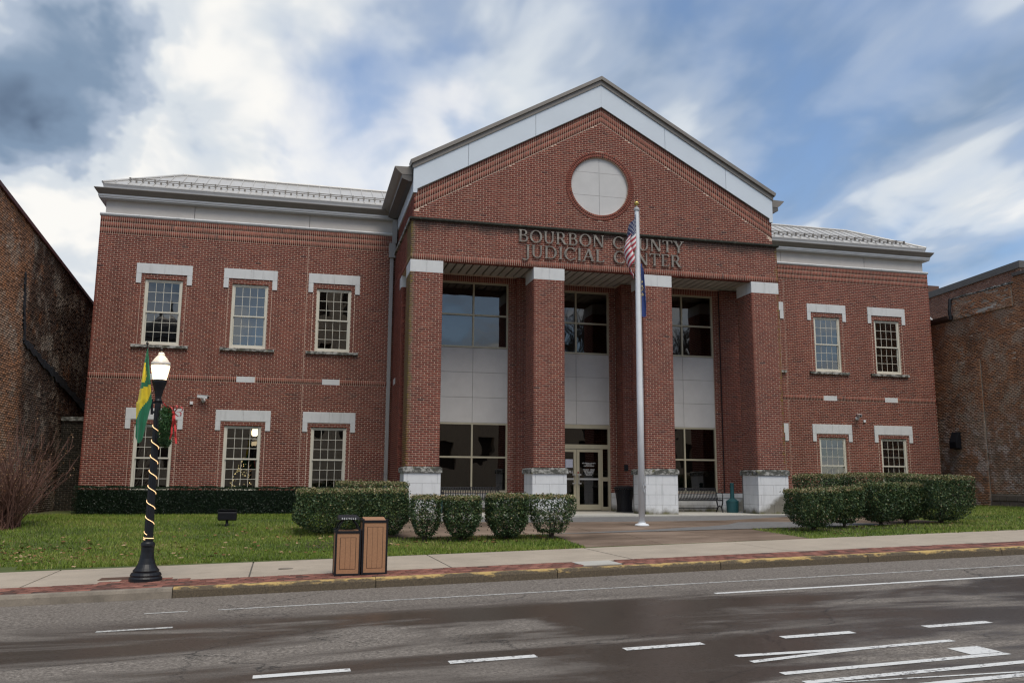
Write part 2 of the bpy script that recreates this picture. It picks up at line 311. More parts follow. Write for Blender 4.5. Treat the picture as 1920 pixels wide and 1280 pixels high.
# ------------------------------------------------------------------ mesh helpers
class MB:
    def __init__(s): s.v=[]; s.f=[]; s.m=[]
    def add(s,vs,fs,m=0):
        o=len(s.v); s.v+=[tuple(p) for p in vs]; s.f+=[tuple(o+i for i in f) for f in fs]; s.m+=[m]*len(fs); return s
    def box(s,x0,x1,y0,y1,z0,z1,m=0):
        return s.add([(x0,y0,z0),(x1,y0,z0),(x1,y1,z0),(x0,y1,z0),(x0,y0,z1),(x1,y0,z1),(x1,y1,z1),(x0,y1,z1)],
          [(0,3,2,1),(4,5,6,7),(0,1,5,4),(1,2,6,5),(2,3,7,6),(3,0,4,7)],m)
    def hexa(s,p,m=0): return s.add(p,[(0,3,2,1),(4,5,6,7),(0,1,5,4),(1,2,6,5),(2,3,7,6),(3,0,4,7)],m)
    def prism(s,poly,y0,y1,m=0,axis='y'):
        n=len(poly)
        if axis=='y': A=[(x,y0,z) for x,z in poly]; B=[(x,y1,z) for x,z in poly]
        elif axis=='x': A=[(y0,a,b) for a,b in poly]; B=[(y1,a,b) for a,b in poly]
        else: A=[(a,b,y0) for a,b in poly]; B=[(a,b,y1) for a,b in poly]
        return s.add(A+B,[tuple(range(n))[::-1],tuple(range(n,2*n))]+[(i,(i+1)%n,n+(i+1)%n,n+i) for i in range(n)],m)
    def tube(s,pts,r,n=8,m=0,cap=True):
        pts=[Vector(p) for p in pts]; k=len(pts); rs=r if isinstance(r,(list,tuple)) else [r]*k; vs=[]; ref=None
        for i,p in enumerate(pts):
            d=(pts[min(i+1,k-1)]-pts[max(i-1,0)]).normalized()
            if ref is None: ref=Vector((0,0,1)) if abs(d.z)<.9 else Vector((1,0,0))
            a=d.cross(ref).normalized(); b=d.cross(a).normalized(); ref=-b if False else ref
            for j in range(n):
                t=2*PI*j/n; vs.append(p+a*math.cos(t)*rs[i]+b*math.sin(t)*rs[i])
        fs=[(i*n+j,i*n+(j+1)%n,(i+1)*n+(j+1)%n,(i+1)*n+j) for i in range(k-1) for j in range(n)]
        if cap: fs+=[tuple(range(n))[::-1],tuple(range((k-1)*n,k*n))]
        return s.add(vs,fs,m)
    def lathe(s,prof,c=(0,0,0),n=24,m=0,flute=0):
        vs=[]
        for r,z in prof:
            for j in range(n):
                t=2*PI*j/n; rr=r*(1-(flute if j%2 else 0)); vs.append((c[0]+rr*math.cos(t),c[1]+rr*math.sin(t),c[2]+z))
        k=len(prof); fs=[(i*n+j,i*n+(j+1)%n,(i+1)*n+(j+1)%n,(i+1)*n+j) for i in range(k-1) for j in range(n)]
        fs+=[tuple(range(n))[::-1],tuple(range((k-1)*n,k*n))]
        return s.add(vs,fs,m)
    def sphere(s,c,r,n=12,m=0,sz=1):
        prof=[(max(.001,r*math.sin(PI*i/n)),-r*sz*math.cos(PI*i/n)) for i in range(n+1)]; return s.lathe(prof,c,n*2,m)
    def mesh(s,name,mats):
        me=bpy.data.meshes.new(name); me.from_pydata(s.v,[],s.f)
        for m in (mats if isinstance(mats,(list,tuple)) else [mats]): me.materials.append(m)
        if any(s.m): me.polygons.foreach_set('material_index',s.m)
        return me
def link(name,me,parent=None,world=True):
    o=bpy.data.objects.new(name,me); COL.objects.link(o)
    if parent is not None:
        o.parent=parent
        if world: o.matrix_parent_inverse=winv(parent)
    return o
WM={}
def winv(o):
    M=Matrix.LocRotScale(o.location,o.rotation_euler,None)
    if o.parent: M=WM.get(o.name,M)
    return M.inverted()
def part(name,mb,mats,parent=None,smooth=False,world=True,bevel=0,auto=None):
    me=mb.mesh(name,mats) if isinstance(mb,MB) else mb
    if smooth: me.polygons.foreach_set('use_smooth',[True]*len(me.polygons))
    o=link(name,me,parent,world)
    if bevel:
        b=o.modifiers.new('bevel','BEVEL'); b.width=bevel; b.segments=2; b.limit_method='ANGLE'
    return o
def tag(o,label=None,cat=None,group=None,kind=None):
    if label: o['label']=label
    if cat: o['category']=cat
    if group: o['group']=group
    if kind: o['kind']=kind
    return o
def thing(name,label,cat,loc=(0,0,0),rz=0,group=None):
    o=bpy.data.objects.new(name,None); COL.objects.link(o); o.location=loc; o.rotation_euler=(0,0,rz); o.empty_display_size=.2
    return tag(o,label,cat,group)
def copy_tree(o,parent=None):
    c=o.copy(); COL.objects.link(c)
    if parent is not None: c.parent=parent
    for ch in list(o.children): copy_tree(ch,c)
    return c
def fast_mesh(name,V,Q,mats,tint=None,nv=4,matidx=None):   # V (n,3), Q (m,nv)
    V=np.asarray(V,np.float32); Q=np.asarray(Q,np.int32); me=bpy.data.meshes.new(name); m=len(Q)
    me.vertices.add(len(V)); me.vertices.foreach_set('co',V.ravel())
    me.loops.add(m*nv); me.loops.foreach_set('vertex_index',Q.ravel())
    me.polygons.add(m); me.polygons.foreach_set('loop_start',np.arange(0,m*nv,nv,dtype=np.int32)); me.polygons.foreach_set('loop_total',np.full(m,nv,np.int32))
    for mm in (mats if isinstance(mats,(list,tuple)) else [mats]): me.materials.append(mm)
    if matidx is not None: me.polygons.foreach_set('material_index',np.asarray(matidx,np.int32))
    me.update(calc_edges=True)
    if tint is not None:
        a=me.attributes.new('tint','FLOAT','FACE'); a.data.foreach_set('value',np.asarray(tint,np.float32))
    return me
# ------------------------------------------------------------------ brickwork
COURSE=.0677; BL=.2032; JT=.0125
class Bricks:
    """collects single bricks: 8 corners each, laid on wall planes; later split into single parts and one field"""
    def __init__(s): s.V=[]; s.full=[]
    def put(s,O,U,Nn,u0,u1,z0,z1,depth=.05,full=False,jit=.0012):
        O=np.asarray(O,float);U=np.asarray(U,float);Nn=np.asarray(Nn,float)
        f=RNG.uniform(-jit,jit); Zv=np.array((0,0,1.))
        c=[O+U*a+Zv*b+Nn*d for d in (-depth,f) for a,b in ((u0,z0),(u1,z0),(u1,z1),(u0,z1))]
        s.V.append(c); s.full.append(full)
    def putpts(s,pts4,Nn,depth=.05):
        Nn=np.asarray(Nn,float); p=[np.asarray(t,float) for t in pts4]
        s.V.append([t-Nn*depth for t in p]+[t+Nn*RNG.uniform(-.001,.001) for t in p]); s.full.append(False)
    def running(s,O,U,Nn,w,z0,z1,holes=(),off=0.,limit=None,slant=None,breaks=(),course=COURSE,bl=BL,depth=.05,jit=.0012):
        n=max(1,round((z1-z0)/course)); ch=(z1-z0)/n
        for i in range(n):
            a=z0+i*ch+JT/2; b=z0+(i+1)*ch-JT/2; zm=(a+b)/2
            lo,hi=0.,w
            if limit: lo,hi=limit(zm)
            if hi-lo<.03: continue
            cuts=[]
            for h in holes:
                r=h(zm) if callable(h) else ((h[0],h[1]) if h[2]<zm<h[3] else None)
                if r: cuts.append(r)
            for x,ba,bb in breaks:
                if ba<zm<bb: cuts.append((x-JT/2,x+JT/2))
            ivs=[(lo,hi)]
            for c0,c1 in cuts:
                nv=[]
                for p,q_ in ivs:
                    if c1<=p or c0>=q_: nv.append((p,q_)); continue
                    if c0>p: nv.append((p,c0))
                    if c1<q_: nv.append((c1,q_))
                ivs=nv
            st=off+(bl/2 if i%2 else 0)
            for p,q_ in ivs:
                k=math.floor((p-st)/bl)
                while True:
                    x0=st+k*bl+JT/2; x1=x0+bl-JT; k+=1
                    if x0>=q_: break
                    y0=max(x0,p+.001); y1=min(x1,q_-.001)
                    if slant and (y0-lo<.003 or hi-y1<.003):
                        (l0,h0),(l1,h1)=slant(a),slant(b); Oo=np.asarray(O,float); Uu=np.asarray(U,float); Zz=np.array((0,0,1.))
                        A0,A1=(l0,l1) if y0-lo<.003 else (y0,y0); B0,B1=(h0,h1) if hi-y1<.003 else (y1,y1)
                        if B0-A0>.01 and B1-A1>-.02: s.putpts([Oo+Uu*A0+Zz*a,Oo+Uu*B0+Zz*a,Oo+Uu*max(B1,A1+.002)+Zz*b,Oo+Uu*A1+Zz*b],Nn,depth)
                        continue
                    if y1-y0>.007: s.put(O,U,Nn,y0,y1,a,b,depth,(x1-x0)-(y1-y0)<.002,jit)
    def soldier(s,O,U,Nn,w,z0,z1,holes=(),pitch=COURSE):
        n=round(w/pitch); pt=w/n
        for i in range(n):
            a=i*pt+JT/2; b=(i+1)*pt-JT/2; m=(a+b)/2
            if any(h[0]<m<h[1] for h in holes): continue
            s.put(O,U,Nn,a,b,z0+JT/2,z1-JT/2)
    def build(s,parent,mat,name='brick',fullsize=None,nsingle=300,field='brick_field'):
        V=np.array(s.V,np.float32); n=len(V); T=RNG.random(n)
        T=np.clip(.52+.17*RNG.standard_normal(n),0,1)
        full=np.array(s.full)
        c=V.mean(1); d=c-np.array(CAM); dep=d@np.array(fw)
        nrm=V[:,4]-V[:,0]
        uu=960+F_PX*(d@np.array(R2))/dep; vv=640-F_PX*(d@np.array(U2))/dep
        vis=(uu>8)&(uu<1912)&(vv>8)&(vv<1272)&full
        face=-(d*nrm).sum(1)/np.linalg.norm(d,axis=1)/np.linalg.norm(nrm,axis=1)
        score=np.where(vis,np.maximum(face,0)/dep**2,-1)
        idx=np.argsort(-score)[:nsingle]; idx=idx[score[idx]>0]
        single=np.zeros(n,bool); single[idx]=True
        FQ=np.array([(4,5,6,7),(0,4,7,3),(5,1,2,6),(7,6,2,3),(0,1,5,4)],np.int32)
        W=V[~single]; m=len(W); Q=(FQ[None]+8*np.arange(m)[:,None,None]).reshape(-1,4)
        me=fast_mesh(field,W.reshape(-1,3),Q,mat,np.repeat(T[~single],5))
        o=link(field,me,parent); tag(o,kind='stuff')
        # single bricks share meshes by wall direction, tint class and size
        cache={}
        for i in idx:
            P=V[i]; base=P[:4].mean(0); rel=P-base
            key=(tuple(np.round(rel[[1,3,5]].ravel(),3)),int(T[i]*8))
            if key not in cache: cache[key]=fast_mesh(name,rel,FQ,mat,np.full(5,T[i]))
            b=link(name,cache[key],parent); b.matrix_parent_inverse=winv(parent); b.location=tuple(float(t) for t in base)
def slab_grid(mb,xs,zs,holes,y0,y1,m=0,flip=None):
    """solid wall between y0 and y1 with rectangular holes (x0,x1,z0,z1)"""
    xs=sorted(set(list(xs)+[h[0] for h in holes]+[h[1] for h in holes])); zs=sorted(set(list(zs)+[h[2] for h in holes]+[h[3] for h in holes]))
    for j in range(len(zs)-1):
        run=None
        for i in range(len(xs)-1):
            cx=(xs[i]+xs[i+1])/2; cz=(zs[j]+zs[j+1])/2
            solid=not any(h[0]<cx<h[1] and h[2]<cz<h[3] for h in holes)
            if solid and run is None: run=xs[i]
            if (not solid) and run is not None: mb.box(run,xs[i],y0,y1,zs[j],zs[j+1],m); run=None
        if run is not None: mb.box(run,xs[-1],y0,y1,zs[j],zs[j+1],m)
    return mb
# ================================================================== JUDICIAL CENTER
W=6.324; XO=16.27; WY=4.67; GZ=-1.75
JC=thing('judicial_center','two-storey red brick courthouse with gabled four-pillar portico and pale standing seam wing roofs','courthouse',(0,0,-1.47))
def P(name,mb,mats,parent=None,**k): return part(name,mb,mats,parent or JC,**k)
B=Bricks(); FX=(1,0,0); NF=(0,-1,0)
XW=[14.12,11.302,8.448]
# ---- wings: walls, openings
WIN=[]   # (cx, z0, z1)
for s in (-1,1):
    for x in XW: WIN+=[(s*x,4.03,6.274),(s*x,-.85,1.391)]
FWH=.6017
def lint(cx,zt,zb,zl): # hole shapes for stone lintel
    return [(cx-.893,cx+.893,zb,zt),(cx-.893,cx-.728,zl,zb+.01),(cx+.728,cx+.893,zl,zb+.01)]
for s in (-1,1):
    x0,x1=(-XO,-6.30) if s<0 else (6.30,XO)
    holes=[]; brk=[]
    for cx,z0,z1 in WIN:
        if cx*s<0: continue
        holes.append((cx-FWH,cx+FWH,z0,z1))
        if z0>0: holes+=lint(cx,6.795,6.452,6.11)+[(cx-.896,cx+.896,3.912,4.03)]; brk+=[(cx-.728,4.03,6.11),(cx+.728,4.03,6.11)]
        else: holes+=lint(cx,1.897,1.53,1.212); brk+=[(cx-.728,-1.6,1.212),(cx+.728,-1.6,1.212)]
    brk+=[(s*9.4,-1.6,7.755)]
    sh=lambda hs:[(a-x0,b-x0,c,d) for a,b,c,d in hs]
    blocks=[(s*XW[k]-.305,s*XW[k]+.305,2.848,3.05) for k in (0,1,2)]
    O=(x0,WY,0); w=x1-x0; hh=sh(holes); bb=[(x-x0,a,b) for x,a,b in brk]
    B.running(O,FX,NF,w,-1.6,2.848,hh,breaks=bb); B.running(O,FX,NF,w,3.05,7.755,hh,breaks=bb)
    B.soldier(O,FX,NF,w,2.848,3.05,sh(blocks))
    for k in range(3): B.soldier(O,FX,NF,w,7.755+.203*k,7.755+.203*(k+1))
    mb=MB(); wh=[(cx-FWH,cx+FWH,z0,z1) for cx,z0,z1 in WIN if cx*s>0]
    slab_grid(mb,(x0,x1),(GZ,8.366),wh,WY+.005,WY+.3); P('wall',mb,M_MORTAR)
    # outer end wall with bricks
    xe=s*XO; mb=MB(); mb.box(*sorted((xe-s*.008,xe-s*.3)),WY+.3,18,GZ,8.366); P('wall',mb,M_MORTAR)
    if s<0: B.running((xe,12,0),(0,-1,0),(-1,0,0),12-WY,-1.6,8.36)
    else: B.running((xe,WY,0),(0,1,0),(1,0,0),12-WY,-1.6,8.36)
    mb=MB(); mb.box(x0+.3 if s<0 else x0,x1 if s<0 else x1-.3,17.7,18,GZ,8.36); P('wall',mb,M_MORTAR)
    for b in blocks: mb=MB(); mb.box(b[0]+.005,b[1]-.005,WY-.006,WY+.06,b[2]+.004,b[3]-.004); P('stone_block',mb,M_STONE,bevel=.004)
    # dark rooms behind the windows
    mb=MB(); a,b=(x0+.32,x1-.05) if s<0 else (x0+.05,x1-.32)
    mb.add([(a,WY+3.2,GZ),(b,WY+3.2,GZ),(b,WY+3.2,8.3),(a,WY+3.2,8.3)],[(0,1,2,3)])
    for z in (-1.47,2.6,8.3): mb.add([(a,WY+.3,z),(b,WY+.3,z),(b,WY+3.2,z),(a,WY+3.2,z)],[(0,1,2,3)])
    for xx in (a,b): mb.add([(xx,WY+.3,GZ),(xx,WY+3.2,GZ),(xx,WY+3.2,8.3),(xx,WY+.3,8.3)],[(0,1,2,3)])
    P('room',mb,M_DARKROOM)
# ---- lintels, sills
def lintel(cx,zt,zb,zl):
    y0,y1=WY-.022,WY+.05; g=.004
    for a,b,c,d in ((cx-.893,cx-g/2,zb,zt),(cx+g/2,cx+.893,zb,zt),(cx-.893,cx-.728,zl,zb-g),(cx+.728,cx+.893,zl,zb-g)):
        P('lintel_stone',MB().box(a,b,y0,y1,c,d),M_STONE,bevel=.004)
for s in (-1,1):
    for x in XW:
        lintel(s*x,6.795,6.452,6.11); lintel(s*x,1.897,1.53,1.212)
        P('sill',MB().hexa([(s*x-.896,WY-.09,3.915),(s*x+.896,WY-.09,3.915),(s*x+.896,WY+.1,3.915),(s*x-.896,WY+.1,3.915),
           (s*x-.896,WY-.09,4.015),(s*x+.896,WY-.09,4.015),(s*x+.896,WY+.1,4.035),(s*x-.896,WY+.1,4.035)]),M_SILL,bevel=.006)
# ---- double hung windows
PANE=MB().box(-.5,.5,-.003,.003,-.5,.5).mesh('pane',M_GLASS)
def sash_window(cx,z0,z1):
    ft=.07; y0,y1=WY+.045,WY+.15; mid=(z0+z1)/2; x0,x1=cx-FWH+.003,cx+FWH-.003
    mb=MB().box(x0,x0+ft,y0,y1,z0+.004,z1-.004).box(x1-ft,x1,y0,y1,z0+.004,z1-.004).box(x0+ft,x1-ft,y0,y1,z1-ft-.004,z1-.004).box(x0+ft,x1-ft,y0,y1,z0+.004,z0+ft+.01)
    win=P('window',mb,M_FRAME)
    ix0,ix1=x0+ft,x1-ft
    for k,(a,b,dy) in enumerate(((mid-.03,z1-ft-.004,.02),(z0+ft+.01,mid+.03,.06))):
        st=.035; ya,yb=y0+dy,y0+dy+.035; m=MB()
        m.box(ix0,ix0+st,ya,yb,a,b).box(ix1-st,ix1,ya,yb,a,b).box(ix0+st,ix1-st,ya,yb,b-st*(1.4 if k else 1),b).box(ix0+st,ix1-st,ya,yb,a,a+st*(1.4 if k==0 else 1))
        gx0,gx1=ix0+st,ix1-st; gz0,gz1=a+st*(1.4 if k==0 else 1),b-st*(1.4 if k else 1)
        pw=(gx1-gx0)/4; ph=(gz1-gz0)/3; t=.0075
        for i in range(1,4): m.box(gx0+i*pw-t,gx0+i*pw+t,ya+.008,yb-.008,gz0,gz1)
        for j in range(1,3): m.box(gx0,gx1,ya+.0085,yb-.0085,gz0+j*ph-t,gz0+j*ph+t)
        part('sash',m,M_FRAME,win)
        tlt=random.uniform(-.004,.004); tl2=random.uniform(-.004,.004)
        for i in range(4):
            for j in range(3):
                o=link('pane',PANE,win); o.location=(gx0+(i+.5)*pw,(ya+yb)/2,gz0+(j+.5)*ph); o.scale=(pw-2*t+.004,1,ph-2*t+.004)
                o.rotation_euler=(tlt+random.uniform(-.0012,.0012),0,tl2+random.uniform(-.0012,.0012))
    return win
for c in WIN: sash_window(*c)
for (cx,z1,zb) in [(-14.12,6.2,5.25),(-11.302,6.2,4.1),(11.302,6.2,4.1),(14.12,6.2,4.75),(14.12,1.33,-.8),(-8.448,1.33,.9)]:   # blinds drawn behind some windows
    m=MB(); 
    n=int((z1-zb)/.06)
    for i in range(n): m.box(cx-.52,cx+.52,WY+.23,WY+.236,z1-(i+1)*.06+.004,z1-i*.06)
    P('blind',m,M_BLIND)
# ---- wing cornice, frieze, roof
for s in (-1,1):
    xa,xb=(-XO,-6.30) if s<0 else (6.30,XO)
    e=lambda d:(xa-d,xb) if s<0 else (xa,xb+d)
    n=8; a,b=e(.03); L_=(b-a)/n
    for i in range(n): P('coping_stone',MB().prism([(WY-.035,8.395),(WY-.05,8.43),(WY-.035,8.465),(WY+.3,8.485),(WY+.3,8.37),(WY-.012,8.37)],a+i*L_+.003,a+(i+1)*L_-.003,axis='x'),M_STONE)
    a,b=e(-.11); js=sorted([a,s*9.4,s*13.3,b])
    for i in range(3): P('frieze_panel',MB().box(js[i]+.008,js[i+1]-.008,WY+.11,WY+.4,8.48,8.96),M_FRIEZE)
    P('frieze_return',MB().box(*( (xa+.11,xa+.4) if s<0 else (xb-.4,xb-.11)),WY+.41,18,8.48,8.96),M_FRIEZE)
    def run(profile,name,mat):  # profile (out,z): front run + end return mitred at the corner
        k=len(profile); vs=[]
        for o,z in profile:
            vs+=[(-s*0+ (xb if s<0 else xa),WY-o,z),((xa-o) if s<0 else (xb+o),WY-o,z),((xa-o) if s<0 else (xb+o),18,z)]
        fs=[]
        for i in range(k):
            j=(i+1)%k
            for c in (0,1): fs.append((i*3+c,j*3+c,j*3+c+1,i*3+c+1))
        fs+=[tuple(range(0,3*k,3)),tuple(range(2,3*k,3))]
        P(name,MB().add(vs,fs),mat)
    run([(-.3,8.945),(.075,8.945),(.10,8.975),(.10,9.0),(.115,9.03),(.115,9.09),(-.3,9.09)],'cornice_moulding',M_LMETAL)
    run([(-.3,9.093),(.118,9.093),(.16,9.15),(.24,9.262),(.24,9.285),(.21,9.285),(-.02,9.30),(-.3,9.30)],'gutter',M_TAUPE)
    run([(-.3,9.303),(-.01,9.303),(.0,9.40),(.03,9.50),(-.3,9.50)],'eave_flashing',M_LMETAL)
    # standing seam roof: front slope pans clipped at the hip
    ye,ze,yr,zr=WY-.03,9.50,6.90,10.72; sl=(zr-ze)/(yr-ye)
    xe=(xa-.03) if s<0 else (xb+.03); xi=xb if s<0 else xa; npan=25; pw=(xi-xe)/npan; ribs=MB()
    top=lambda x:min(yr,ye+abs(x-xe))
    zat=lambda y:ze+(y-ye)*sl
    for i in range(npan):
        p,q_=xe+i*pw,xe+(i+1)*pw; ys=[(p,ye),(q_,ye),(q_,top(q_)),(p,top(p))]
        if abs(p-xe)<yr-ye<abs(q_-xe): xm=xe+math.copysign(yr-ye,pw); ys=[(p,ye),(q_,ye),(q_,yr),(xm,yr),(p,top(p))]
        vs=[(x,y,zat(y)+.012) for x,y in ys]+[(x,y,zat(y)-.02) for x,y in ys]; k=len(ys)
        P('roof_panel',MB().add(vs,[tuple(range(k)),tuple(range(k,2*k))[::-1]]+[(a_,(a_+1)%k,k+(a_+1)%k,k+a_) for a_ in range(k)]),M_ROOF)
        if i: ribs.hexa([(p-.012,ye,ze+.013),(p+.012,ye,ze+.013),(p+.012,top(p),zat(top(p))+.013),(p-.012,top(p),zat(top(p))+.013),(p-.012,ye,ze+.05),(p+.012,ye,ze+.05),(p+.012,top(p),zat(top(p))+.05),(p-.012,top(p),zat(top(p))+.05)])
    P('roof_seam',ribs,M_ROOF)
    xh=xe+math.copysign(yr-ye,pw)
    P('hip_cap',MB().tube([(xe,ye,ze+.03),(xh,yr,zr+.05)],.05,6),M_ROOF); P('ridge_cap',MB().tube([(xh,yr,zr+.05),(xi,yr,zr+.05)],.05,6),M_ROOF)
    P('roof_side',MB().add([(xe,ye,ze),(xh,yr,zr),(xh,16,zr),(xe,18,ze)],[(0,1,2,3)] if s>0 else [(3,2,1,0)]),M_ROOF)
    P('roof_top',MB().add([(xh,yr,zr),(xi,yr,zr),(xi,16,zr),(xh,16,zr)],[(0,1,2,3)]),M_ROOF)
    sg=MB(); x1=xe+math.copysign(.75,pw)   # snow rail on the seams
    for dz in (.10,.16):
        yv=ye+.36; z=zat(yv)+dz; sg.box(min(x1,xi),max(x1,xi),yv-.012,yv+.012,z-.012,z+.012)
    for i in range(2,npan):
        p=xe+i*pw; sg.box(p-.02,p+.02,ye+.32,ye+.40,zat(ye+.36)+.04,zat(ye+.36)+.18)
        m_=p+pw/2; sg.box(m_-.03,m_+.03,ye+.34,ye+.38,zat(ye+.36)+.015,zat(ye+.36)+.075)
    P('snow_guard',sg,M_TAUPE)
# ---- portico columns
cols=[-W+.508,-1.861,1.861,W-.508]; DC=1.02
for cx in cols:
    x0,x1=cx-.508,cx+.508
    col=P('column',MB().box(x0+.005,x1-.005,.005,DC-.005,0,5.96),M_MORTAR)
    B.running((x0,0,0),FX,NF,1.016,0,5.96)
    B.running((x0,DC,0),(0,-1,0),(-1,0,0),DC,0,5.96,off=.1016); B.running((x1,0,0),(0,1,0),(1,0,0),DC,0,5.96,off=.1016)
    B.running((x1,DC,0),(-1,0,0),(0,1,0),1.016,0,5.96)
    for a,b in ((x0-.006,cx-.002),(cx+.002,x1+.006)): part('cap_stone',MB().box(a,b,-.006,DC+.006,5.965,6.35),M_STONE,col,bevel=.005)
    part('base_coping',MB().prism([(x0-.085,-.18),(x1+.085,-.18),(x1+.085,-.045),(x1+.02,0),(x0-.02,0),(x0-.085,-.045)],-.085,DC+.085),M_SILL,col,bevel=.006)
    ch=.3165; z=-.182; g=.006
    ax0,ax1,ay0,ay1=x0-.045,x1+.045,-.045,DC+.045
    part('base_core',MB().box(ax0+.012,ax1-.012,ay0+.012,ay1-.012,-1.62,-.181),M_JOINT,col)
    for r in range(4):
        zt=z-r*ch; zb=zt-ch+g
        zb=max(zb,-1.47); th=.1
        if r%2==0: xs=[ax0,ax0+.1,ax1-.1,ax1]; ysp=[ay0+th,(ay0+ay1)/2,ay1-th]
        else: xs=[ax0,(ax0+ax1)/2,ax1]; ysp=[ay0+th,ay1-th]
        for i in range(len(xs)-1): part('base_stone',MB().box(xs[i]+g/2*(i>0),xs[i+1]-g/2*(i<len(xs)-2),ay0,ay0+th-g,zb,zt),M_BASE,col,bevel=.003)
        for sx in (0,1):
            for i in range(len(ysp)-1):
                a,b=(ax0,ax0+th) if sx==0 else (ax1-th,ax1)
                part('base_stone',MB().box(a,b,ysp[i]+g/2,ysp[i+1]-g/2,zb,zt),M_BASE,col,bevel=.003)
    part('base_footing',MB().box(ax0-.012,ax1+.012,ay0-.014,ay1+.02,-1.62,-1.475),M_BASE,col,bevel=.01)
# ---- beam, drip course, gable
P('beam',MB().box(-W+.005,W-.005,.005,.215,6.36,7.615).box(-W+.005,-W+.23,.215,WY+.3,6.36,7.615).box(W-.23,W-.005,.215,WY+.3,6.36,7.615),M_MORTAR)
B.soldier((-W,0,0),FX,NF,2*W,6.355,6.556); B.running((-W,0,0),FX,NF,2*W,6.556,7.612)
n=int(2*W/.0677)
for i in range(n): B.putpts([(-W+i*.0677+.005,.0,6.352),(-W+i*.0677+.005,.205,6.352),(-W+(i+1)*.0677-.005,.205,6.352),(-W+(i+1)*.0677-.005,0,6.352)],(0,0,-1),.03)
for s in (-1,1):
    O,U=((-W,WY,0),(0,-1,0)) if s<0 else ((W,0,0),(0,1,0))
    B.soldier(O,U,(s,0,0),WY,6.355,6.556); B.running(O,U,(s,0,0),WY,6.556,7.612)
for i in range(12): P('drip_course',MB().prism([(-.075,7.625),(-.085,7.65),(-.075,7.70),(.13,7.75),(.13,7.615),(-.03,7.615)],-W-.06+i*(2*W+.12)/12+.002,-W-.06+(i+1)*(2*W+.12)/12-.002,axis='x'),M_DRIP)
for s in (-1,1): P('drip_course',MB().box(*sorted((s*(W+.06),s*(W-.12))),.135,WY,7.617,7.735),M_SILL)
GY=.13; GW=6.25
lowr=lambda x:11.53-.572*abs(x); uppr=lambda x:12.085-.5555*abs(x)
OC=(-.06,9.30); ro=1.19
def glim(z):
    h=GW if z<lowr(GW) else max(0,(11.53-z)/.572-.012); h=min(h,GW-.17 if z>7.92 else GW)
    return (GW-h,GW+h)
def ohole(z):
    d=ro**2-(z-OC[1])**2
    return (GW+OC[0]-math.sqrt(d),GW+OC[0]+math.sqrt(d)) if d>0 else None
B.running((-GW,GY,0),FX,NF,2*GW,7.74,11.53,[ohole],limit=glim,slant=glim)
npc=round(2*GW/.0735); pc=2*GW/npc
for i in range(npc):
    xa=-GW+i*pc; xm=xa+pc/2; zb=max(7.93,lowr(xm)+.016); zt=uppr(xm) if abs(xm)<6.16 else 8.53
    z=zb
    while z<zt-.03:
        z2=min(z+.2032-JT,zt); 
        x0_,x1_=xa+JT/2,xa+pc-JT/2; sb=-.572*math.copysign(1,xm) if zb>7.94 else 0
        dz0=sb*(x0_-xm); dz1=sb*(x1_-xm)
        B.putpts([(x0_,GY,z+dz0),(x1_,GY,z+dz1),(x1_,GY,z2+dz1),(x0_,GY,z2+dz0)],NF); z+=.2032
gp=[(-GW+.006,7.62),(GW-.006,7.62),(GW-.006,8.9),(0,12.5),(-GW+.006,8.9)]
# gable mortar backing with a round opening: fan between circle and outline
def ray_out(t):
    dx,dz=math.cos(t),math.sin(t); best=1e9
    for i in range(5):
        (ax,az),(bx,bz)=gp[i],gp[(i+1)%5]; ex,ez=bx-ax,bz-az; den=dx*ez-dz*ex
        if abs(den)<1e-9: continue
        tt=((ax-OC[0])*ez-(az-OC[1])*ex)/den; uu=((ax-OC[0])*dz-(az-OC[1])*dx)/den
        if tt>0 and -1e-6<=uu<=1+1e-6: best=min(best,tt)
    return (OC[0]+dx*best,OC[1]+dz*best)
angs=sorted([2*PI*i/64 for i in range(64)]+[math.atan2(z-OC[1],x-OC[0])%(2*PI) for x,z in gp])
vi=[];vo=[]
for t in angs: vi.append((OC[0]+1.0*math.cos(t),GY+.005,OC[1]+1.0*math.sin(t))); o_=ray_out(t); vo.append((o_[0],GY+.005,o_[1]))
k=len(angs); mb=MB(); vb=[(x,GY+.25,z) for x,y,z in vi]
mb.add(vi+vo+vb,[(i,(i+1)%k,k+(i+1)%k,k+i) for i in range(k)]+[(i,2*k+i,2*k+(i+1)%k,(i+1)%k) for i in range(k)])
P('gable_wall',mb,M_MORTAR)
for r0,r1 in ((1.0,1.098),(1.103,1.195)):
    nb=round(2*PI*(r0+r1)/2/.072)
    for i in range(nb):
        a,b=2*PI*(i+.07)/nb,2*PI*(i+.93)/nb
        B.putpts([(OC[0]+r*math.cos(t),GY-.006,OC[1]+r*math.sin(t)) for r,t in ((r0,a),(r1,a),(r1,b),(r0,b))],NF)
def clipcirc(x0,x1,z0,z1,r,n=96):
    pts=[(r*math.cos(2*PI*i/n),r*math.sin(2*PI*i/n)) for i in range(n)]
    for ax,lim,sg in ((0,x0,1),(0,x1,-1),(1,z0,1),(1,z1,-1)):
        out=[]
        for i in range(len(pts)):
            p,q_=pts[i],pts[(i+1)%len(pts)]; ip=(p[ax]-lim)*sg>=0; iq=(q_[ax]-lim)*sg>=0
            if ip: out.append(p)
            if ip!=iq: t=(lim-p[ax])/(q_[ax]-p[ax]); out.append((p[0]+t*(q_[0]-p[0]),p[1]+t*(q_[1]-p[1])))
        pts=out
    return pts
ocu=P('oculus',MB().prism([(OC[0]+.999*math.cos(2*PI*i/64),OC[1]+.999*math.sin(2*PI*i/64)) for i in range(64)],GY+.10,GY+.2),M_JOINT)
